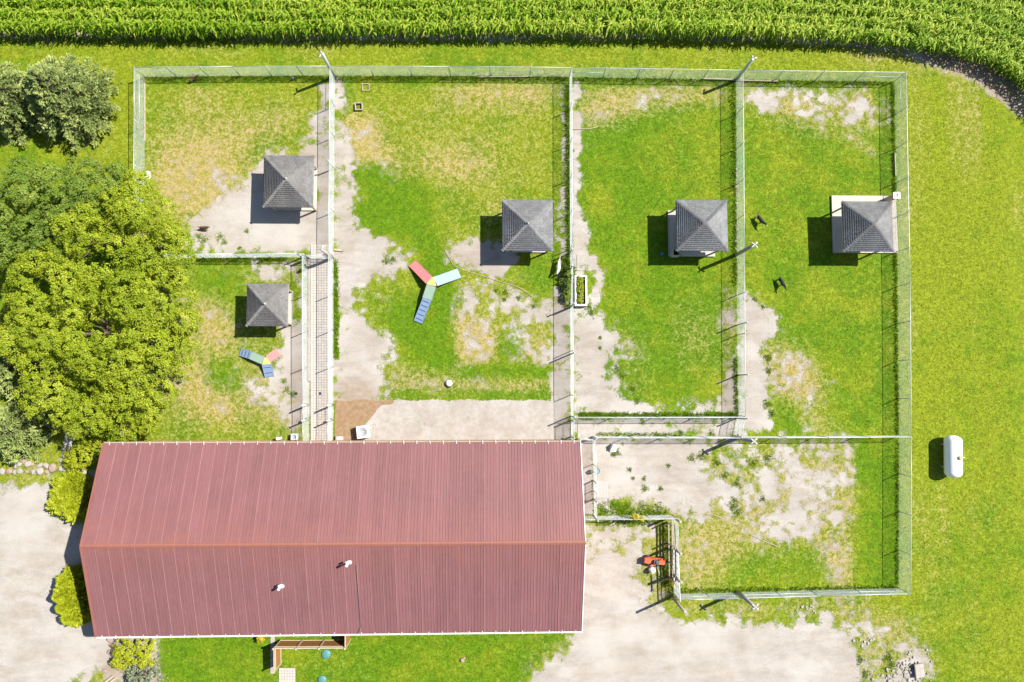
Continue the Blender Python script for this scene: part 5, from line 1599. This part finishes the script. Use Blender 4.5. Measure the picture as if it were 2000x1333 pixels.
# green septic lids
for x_, y_, r_, lb in ((637, 1278, .36, 'round green septic lid beside the wooden screen'), (629.5, 1328, .33, 'round green septic lid at the bottom edge')):
    q = P(x_, y_)
    t = thing('septic_lid', lb, 'lid', q, 0, 'green septic lids')
    MB().lathe([(r_, -.05), (r_, .05), (r_ * .93, .08), (r_ * .2, .10), (.01, .105)], n=24).build('lid', M['teal'], t, True)
    for k in range(6): MB().lathe([(.02, .07), (.015, .095)], (r_ * .85 * math.cos(k * 1.047), r_ * .85 * math.sin(k * 1.047), 0), 6).build('bolt', M['dark'], t)
# flower pot
q = P(514, 1242)
t = thing('flower_pot', 'clay pot with an orange-yellow plant by the barn wall', 'flower pot', q)
MB().lathe([(.16, 0), (.24, .32), (.26, .36), (.22, .36), (.20, .28), (.01, .27)], n=16).build('pot', M['machine'], t, True)
link('plant', crown_mesh('plant', cloud([((q.x, q.y, .55), (.3, .3, .22))], .13, .12, 9, .05, 78), M['yellowleaf'], q), t)
# rock on the south lawn
M['rock'] = simple('brown_rock', (0.30, 0.22, 0.17), .9, .15, 0, .4, 5, .5)

# ------------------------------------------------------------------ stones
def stone_mesh(seed, flat=.6):
    r = random.Random(seed)
    bm = bmesh.new()
    bmesh.ops.create_icosphere(bm, subdivisions=2, radius=1)
    ax = [Vector((r.gauss(0, 1), r.gauss(0, 1), r.gauss(0, 1))).normalized() for _ in range(9)]
    for v in bm.verts:
        for a_ in ax:
            d = v.co.dot(a_) - .72
            if d > 0: v.co -= a_ * d * .9
        v.co *= 1 + r.uniform(-.03, .03)
        v.co.z *= flat
    me = bpy.data.meshes.new('stone')
    bm.to_mesh(me)
    bm.free()
    me.materials.append(M['stone'])
    return me
SM = [stone_mesh(k) for k in range(7)]
for s_, mm in zip(SM, ('stone', 'stone_pink', 'stone', 'stone_pale', 'stone', 'stone_pale', 'stone_pink')):
    if mm not in M: M[mm] = simple(mm, {'stone_pink': (0.25, 0.185, 0.15), 'stone_pale': (0.29, 0.265, 0.24)}[mm], .85, .2, 0, .3, 3, .4)
    s_.materials[0] = M[mm]
def stones(name, label, cat, items, group=None, which=None):
    b = P(items[0][0], items[0][1])
    o = thing(name, label, cat, b, 0, group)
    for k, (x, y, r_) in enumerate(items):
        q = P(x, y) - b
        link('stone', SM[(which[k % len(which)] if which else k * 3 + len(items)) % 7], o, (q.x, q.y, r_ * .12), (0, 0, k * 1.7), (.85 * r_ * random.uniform(.85, 1.2), r_ * random.uniform(.85, 1.2), r_))
    return o
stones('stone_border', 'upper row of field stones along the garden edge', 'stones', [(48, 901, .26), (38, 907, .26), (30, 910, .24), (56, 907, .3), (63, 907, .22), (78, 910, .3), (91, 910, .3), (104, 914, .42)], 'garden stone rows')
stones('stone_border', 'lower row of field stones above the left driveway', 'stones', [(6, 921, .26), (18, 921, .28), (29, 922, .24), (40, 920, .28), (53, 921, .2), (65, 922, .24), (72, 917, .18), (80, 921, .32), (92, 922, .24), (-8, 921, .3)], 'garden stone rows')
stones('stone_border', 'pale stones edging the golden shrub bed', 'stones', [(120, 916, .25), (127, 917, .25), (134, 915, .22), (141, 917, .26), (150, 918, .26), (158, 920, .28), (165, 922, .24)], 'garden stone rows', [3, 5, 1])
stones('stone_border', 'white stones between the round shrub and the south lawn', 'stones', [(298, 1247, .24), (299, 1257, .24), (297, 1268, .26), (296, 1278, .2), (297, 1286, .22), (297, 1294, .22), (298, 1316, .26), (288, 1242, .26)], 'garden stone rows', [3, 5])
stones('stone_border', 'reddish stones at the barn south-west corner', 'stones', [(216, 1248, .34), (219, 1260, .26), (228, 1244, .3), (214, 1273, .2), (217, 1294, .3), (222, 1302, .22), (205, 1311, .2)], 'garden stone rows', [1, 6, 4])
stones('stone_row', 'row of stones under the fence of the two eastern pens', 'stones', [(1437.5 + random.uniform(-1, 1.5), y + random.uniform(-4, 4), random.uniform(.06, .15)) for y in range(330, 502, 8)], None, [3, 1, 5, 6])
stones('lone_rock', 'single brown rock on the south lawn', 'rock', [(903, 1290, .24), (906, 1286, .14)], None, [1, 6])
rub = [(1775 + random.gauss(0, 17), 1306 + random.gauss(0, 14), random.uniform(.05, .14)) for _ in range(95)] + [(1735 + random.gauss(0, 14), 1322 + random.gauss(0, 6), random.uniform(.05, .16)) for _ in range(18)]
rp = stones('rubble_heap', 'heap of grey rubble with a broken concrete slab', 'rubble', rub, None, [0, 2, 3, 4, 5])
a = P(1792, 1308) - rp.location
MB().box((a.x, a.y, .22), (.78, 1.05, .16), .08, M=Matrix.Rotation(.08, 3, 'Z') @ Matrix.Rotation(.12, 3, 'Y')).build('broken_slab', M['concrete'], rp, bevel=.02)
stones('loose_stones', 'white stones beside the air conditioner on the apron', 'stones', [(733 + random.gauss(0, 5), 842 + random.gauss(0, 7), random.uniform(.05, .1)) for _ in range(26)], None, [3, 5])
stones('loose_stones', 'scattered white stones at the lower right corner of the south fence', 'stones', [(1580 + random.gauss(0, 12), 1190 + random.gauss(0, 4), random.uniform(.05, .12)) for _ in range(14)] + [(1700 + random.gauss(0, 12), 1252 + random.gauss(0, 4), random.uniform(.06, .16)) for _ in range(12)], None, [3, 5])

# ================================================================== WOODEN SCREEN SOUTH OF THE BARN
def board_panel(parent, a, b, h, mat, rails=2, side=1, bay=None):
    """vertical boards from ground point a to b with rails on one side, cap board on top"""
    off = parent.location
    d = (b - a)
    L = d.length
    u = d.normalized()
    nrm = Vector((-u.y, u.x, 0)) * side
    n = max(2, int(L / .145))
    fr = MB(off)
    for zz in ([.25, h - .22] if rails == 2 else [h * .5]):
        fr.bar(a + nrm * .035 + Vector((0, 0, zz)), b + nrm * .035 + Vector((0, 0, zz)), .045, .09)
    for q in (a + u * .03, b - u * .03): fr.bar(q + nrm * .035 + Vector((0, 0, .2)), q + nrm * .035 + Vector((0, 0, h - .17)), .045, .05)
    pn = fr.build('panel_frame', M['cedar_cap'], parent)
    bme = MB().box((0, 0, h / 2 + .02), (L / n - .01, .022, h - .02)).mesh('board', mat)
    for k in range(n):
        p = a + u * (L * (k + .5) / n) - off
        link('board', bme, pn, (p.x, p.y, random.uniform(-.008, .008)), (0, random.uniform(-.004, .004), math.atan2(u.y, u.x)))
    MB(off).bar(a - u * .03 + Vector((0, 0, h + .03)), b + u * .03 + Vector((0, 0, h + .03)), .09, .04).build('cap_board', M['cedar_cap'], pn)
    return pn
t = thing('wooden_screen', 'stained wooden privacy screen standing behind the barn', 'wooden fence', P(550, 1250))
sc_pts = [P(549, 1249.5), P(592, 1249.5), P(635, 1249), P(684, 1249)]
for i in range(3): board_panel(t, sc_pts[i], sc_pts[i + 1], 1.8, M['cedar'])
board_panel(t, P(684, 1249), P(684, 1215), 1.8, M['cedar'])
board_panel(t, P(550, 1293), P(549.5, 1250), 1.8, M['cedar'], side=-1)
for q in sc_pts + [P(550, 1293)]:
    MB(t.location).box((q.x, q.y - .02, .95), (.1, .1, 1.95)).box((q.x, q.y - .02, 1.95), (.14, .14, .04)).build('post', M['cedar_cap'], t)
t = thing('wooden_screen', 'short wooden screen under the maple at the barn corner', 'wooden fence', P(256, 834))
board_panel(t, P(256, 832), P(261, 858), 1.7, M['cedar'])
for q in (P(256, 832), P(261, 858)): MB(t.location).box((q.x, q.y, .9), (.1, .1, 1.8)).build('post', M['cedar_cap'], t)
# low wooden trough at the bottom left
t = thing('timber_edging', 'pale timber edging at the bottom left garden', 'timber', P(205, 1333))
for k in range(2):
    MB(t.location).bar(P(203 + k * 5, 1335 + k * 4) + Vector((0, 0, .12)), P(222 + k * 5, 1320 + k * 4) + Vector((0, 0, .12)), .12, .24).build('sleeper', M['cedar_cap'], t)

# ================================================================== RED YARD MACHINE AND GAS BOTTLE
q = P(1276, 1094)
t = thing('yard_machine', 'rusty red wheeled yard machine parked beside the sliding gate', 'machine', q, math.radians(-6))
MB().box((0, 0, .42), (1.75, .34, .16)).box((-.62, .02, .55), (.45, .42, .22)).box((.55, 0, .58), (.5, .36, .28)).build('frame', M['machine'], t, bevel=.02)
MB().box((.1, -.02, .62), (.42, .3, .26)).lathe([(.1, .75), (.1, .84), (.05, .86)], (.1, 0, 0), 12).build('engine', M['dark'], t)
for k in range(6):
    MB().lathe([(.02, -.03), (.15, -.03), (.15, .03), (.02, .03)], (-.6 + k * .22, .26, .5), 14, M=Matrix.Rotation(math.pi / 2, 3, 'X')).build('disc', M['machine'], t)
for x_ in (-.5, .55):
    for y_ in (-.3, .3):
        w = MB().lathe([(.03, -.06), (.2, -.06), (.22, -.03), (.22, .03), (.2, .06), (.03, .06)], (x_, y_, .22), 18, M=Matrix.Rotation(math.pi / 2, 3, 'X')).build('wheel', M['black'], t, True)
        MB().lathe([(.02, -.065), (.11, -.065), (.11, .065), (.02, .065)], (x_, y_, .22), 14, M=Matrix.Rotation(math.pi / 2, 3, 'X')).build('rim', M['machine'], w)
MB().tube([(.25, -.2, .6), (.2, -.45, .8), (.3, -.7, .95), (.36, -.95, .9)], .022, 8).build('handlebar', M['galv'], t, True)
MB().box((-.1, -.28, .42), (.35, .16, .16)).build('step', M['machine'], t)
q = P(1272, 1112)
t = thing('gas_bottle', 'white gas bottle standing beside the red machine', 'gas bottle', q)
MB().lathe([(.17, 0), (.23, .06), (.25, .14), (.25, .42), (.22, .5), (.12, .56), (.05, .57)], n=20).build('cylinder', M['tank'], t, True)
MB().lathe([(.13, .54), (.13, .68), (.12, .68), (.12, .55)], n=16).build('collar', M['tank'], t, True)
MB().tube([(0, 0, .55), (0, 0, .64)], .03, 8).box((.04, 0, .63), (.1, .03, .03)).build('valve', M['dark'], t)
q = P(1273, 1124)
tag(MB(q).bar(q + Vector((0, 0, .05)), q + Vector((.05, -1.2, .05)), .07, .06).box(q + Vector((.05, -1.2, .06)), (.16, .1, .1)).build('drawbar', M['dark'], None, loc=q), 'dark steel drawbar lying below the gas bottle', 'bar')

# ================================================================== DOGS
def dog_mat(name, back, under, paw):
    """coat: back colour, paler belly, muzzle and paws (object coordinates)"""
    m = NT(name)
    sp = m.n('ShaderNodeSeparateXYZ')
    m.t.links.new(m.obj(), sp.inputs[0])
    nz = m.noise(9, 4, .6, vec=m.obj())
    zz = m.math('ADD', sp.outputs[2], m.math('MULTIPLY', m.math('SUBTRACT', nz, .5), .18))
    c = m.mix(m.ramp(zz, .16, .22), paw, under)
    c = m.mix(m.ramp(zz, .34, .42), c, back)
    c = m.mix(m.ramp(m.math('ADD', sp.outputs[0], m.math('MULTIPLY', nz, .05)), .66, .70), c, paw)
    c = m.value(c, m.ramp(m.noise(60, 3, .7, vec=m.obj()), .3, .7, .75, 1.25))
    return m.bsdf(c, .7, .25)

def dog(label, px, heading, size, mat, head_turn=0.0, tail_up=.1, stride=.025, bend=0.0):
    q = P(*px)
    t = thing('dog', label, 'dog', q, heading, 'dogs loose in the pens')
    J, E, Rr = [], [], []
    def add(p, r_, parent=None):
        J.append(Vector(p)); Rr.append(r_)
        if parent is not None: E.append((parent, len(J) - 1))
        return len(J) - 1
    by = bend
    pel = add((-.30, by, .50), .15)
    mid = add((-.05, by * .3, .475), .15, pel)
    che = add((.20, 0, .49), .17, mid)
    wit = add((.32, 0, .56), .135, che)
    nec = add((.44, head_turn * .3, .66), .085, wit)
    hd = add((.55, head_turn * .7, .72), .085, nec)
    st = add((.62, head_turn, .70), .062, hd)
    mz = add((.74, head_turn * 1.5, .66), .04, st)
    t1 = add((-.40, by * 1.2, .52 + tail_up * .3), .035, pel)
    t2 = add((-.55, by * 1.5 + .03, .50 + tail_up), .024, t1)
    t3 = add((-.64, by * 1.6 + .05, .50 + tail_up * 1.6), .016, t2)
    for s in (-1, 1):
        k = stride * s
        a = add((.22, s * .07, .42), .062, che)
        a = add((.19 + k, s * .07, .28), .040, a)
        a = add((.22 + k * 1.6, s * .07, .12), .026, a)
        a = add((.23 + k * 1.8, s * .07, .03), .028, a)
        add((.28 + k * 1.8, s * .07, .022), .022, a)
        a = add((-.29, by + s * .07, .42), .075, pel)
        a = add((-.21 - k, by + s * .075, .30), .052, a)
        a = add((-.37 - k * 1.4, by + s * .075, .165), .027, a)
        a = add((-.35 - k * 1.6, by + s * .075, .03), .026, a)
        add((-.29 - k * 1.6, by + s * .075, .022), .022, a)
    me = bpy.data.meshes.new('body')
    me.from_pydata([tuple(v * size) for v in J], E, [])
    tmp = bpy.data.objects.new('body_tmp', me)
    COL.objects.link(tmp)
    sk = tmp.modifiers.new('skin', 'SKIN')
    sk.use_smooth_shade = True
    for v, r_ in zip(me.skin_vertices[0].data, Rr): v.radius = (r_ * size, r_ * size)
    me.skin_vertices[0].data[0].use_root = True
    sub = tmp.modifiers.new('sub', 'SUBSURF')
    sub.levels = sub.render_levels = 2
    dg = bpy.context.evaluated_depsgraph_get()
    body = bpy.data.meshes.new_from_object(tmp.evaluated_get(dg))
    bpy.data.objects.remove(tmp)
    body.name = 'body'
    body.materials.clear()
    body.materials.append(mat)
    for p in body.polygons: p.use_smooth = True
    b = link('body', body, t)
    h = J[hd] * size
    for s in (-1, 1):
        e = MB()
        c = h + Vector((-.01, s * .05, .06)) * size
        e.add([c + Vector((.03, s * .0, 0)) * size, c + Vector((-.035, s * .005, 0)) * size, c + Vector((-.02, s * .055, -.01)) * size, c + Vector((0, s * .05, -.075)) * size, c + Vector((-.01, s * .02, .012)) * size], [(0, 1, 4), (1, 2, 4), (2, 3, 4), (3, 0, 4), (0, 3, 2, 1)])
        e.build('ear', mat, t)
        MB().lathe([(.001, -.008 * size), (.009 * size, 0), (.001, .008 * size)], h + Vector((.055, s * .042, .035)) * size, 8).build('eye', M['black'], t, True)
    MB().lathe([(.001, -.015 * size), (.018 * size, 0), (.001, .015 * size)], J[mz] * size + Vector((.03, 0, .012)) * size, 8).build('nose', M['black'], t, True)
    return t
D_BLACK = dog_mat('black_white_coat', (.012, .012, .014), (.02, .02, .022), (.45, .42, .38))
D_BLACK2 = dog_mat('black_coat', (.012, .012, .015), (.016, .016, .018), (.06, .055, .05))
D_BROWN = dog_mat('brown_white_coat', (.14, .07, .035), (.30, .22, .16), (.45, .40, .34))
D_BROWN2 = dog_mat('dark_brown_coat', (.10, .042, .02), (.13, .06, .03), (.20, .10, .05))
D_WHITE = dog_mat('white_coat', (.74, .72, .68), (.70, .66, .60), (.72, .70, .66))
dog('black dog with white paws beside the four-lamp pole', (1481, 432), math.atan2(-.80, .60), 1.0, D_BLACK, head_turn=.02, tail_up=.06, bend=.04)
dog('all black dog on the grass above the gravel path', (1523, 553), math.atan2(-.92, .40), .95, D_BLACK2, head_turn=-.05, tail_up=.02)
dog('small brown and white dog under the north fence', (381, 158), math.atan2(.35, .94), .8, D_BROWN, head_turn=.05)
dog('dark brown dog on the gravel beside the maple', (401, 447), math.atan2(-.05, 1), .8, D_BROWN2, head_turn=.03)
dog('white dog in the strip left of the planter', (1091, 520), math.atan2(-1, -.12), 1.1, D_WHITE, head_turn=-.08, tail_up=.22, bend=-.03)
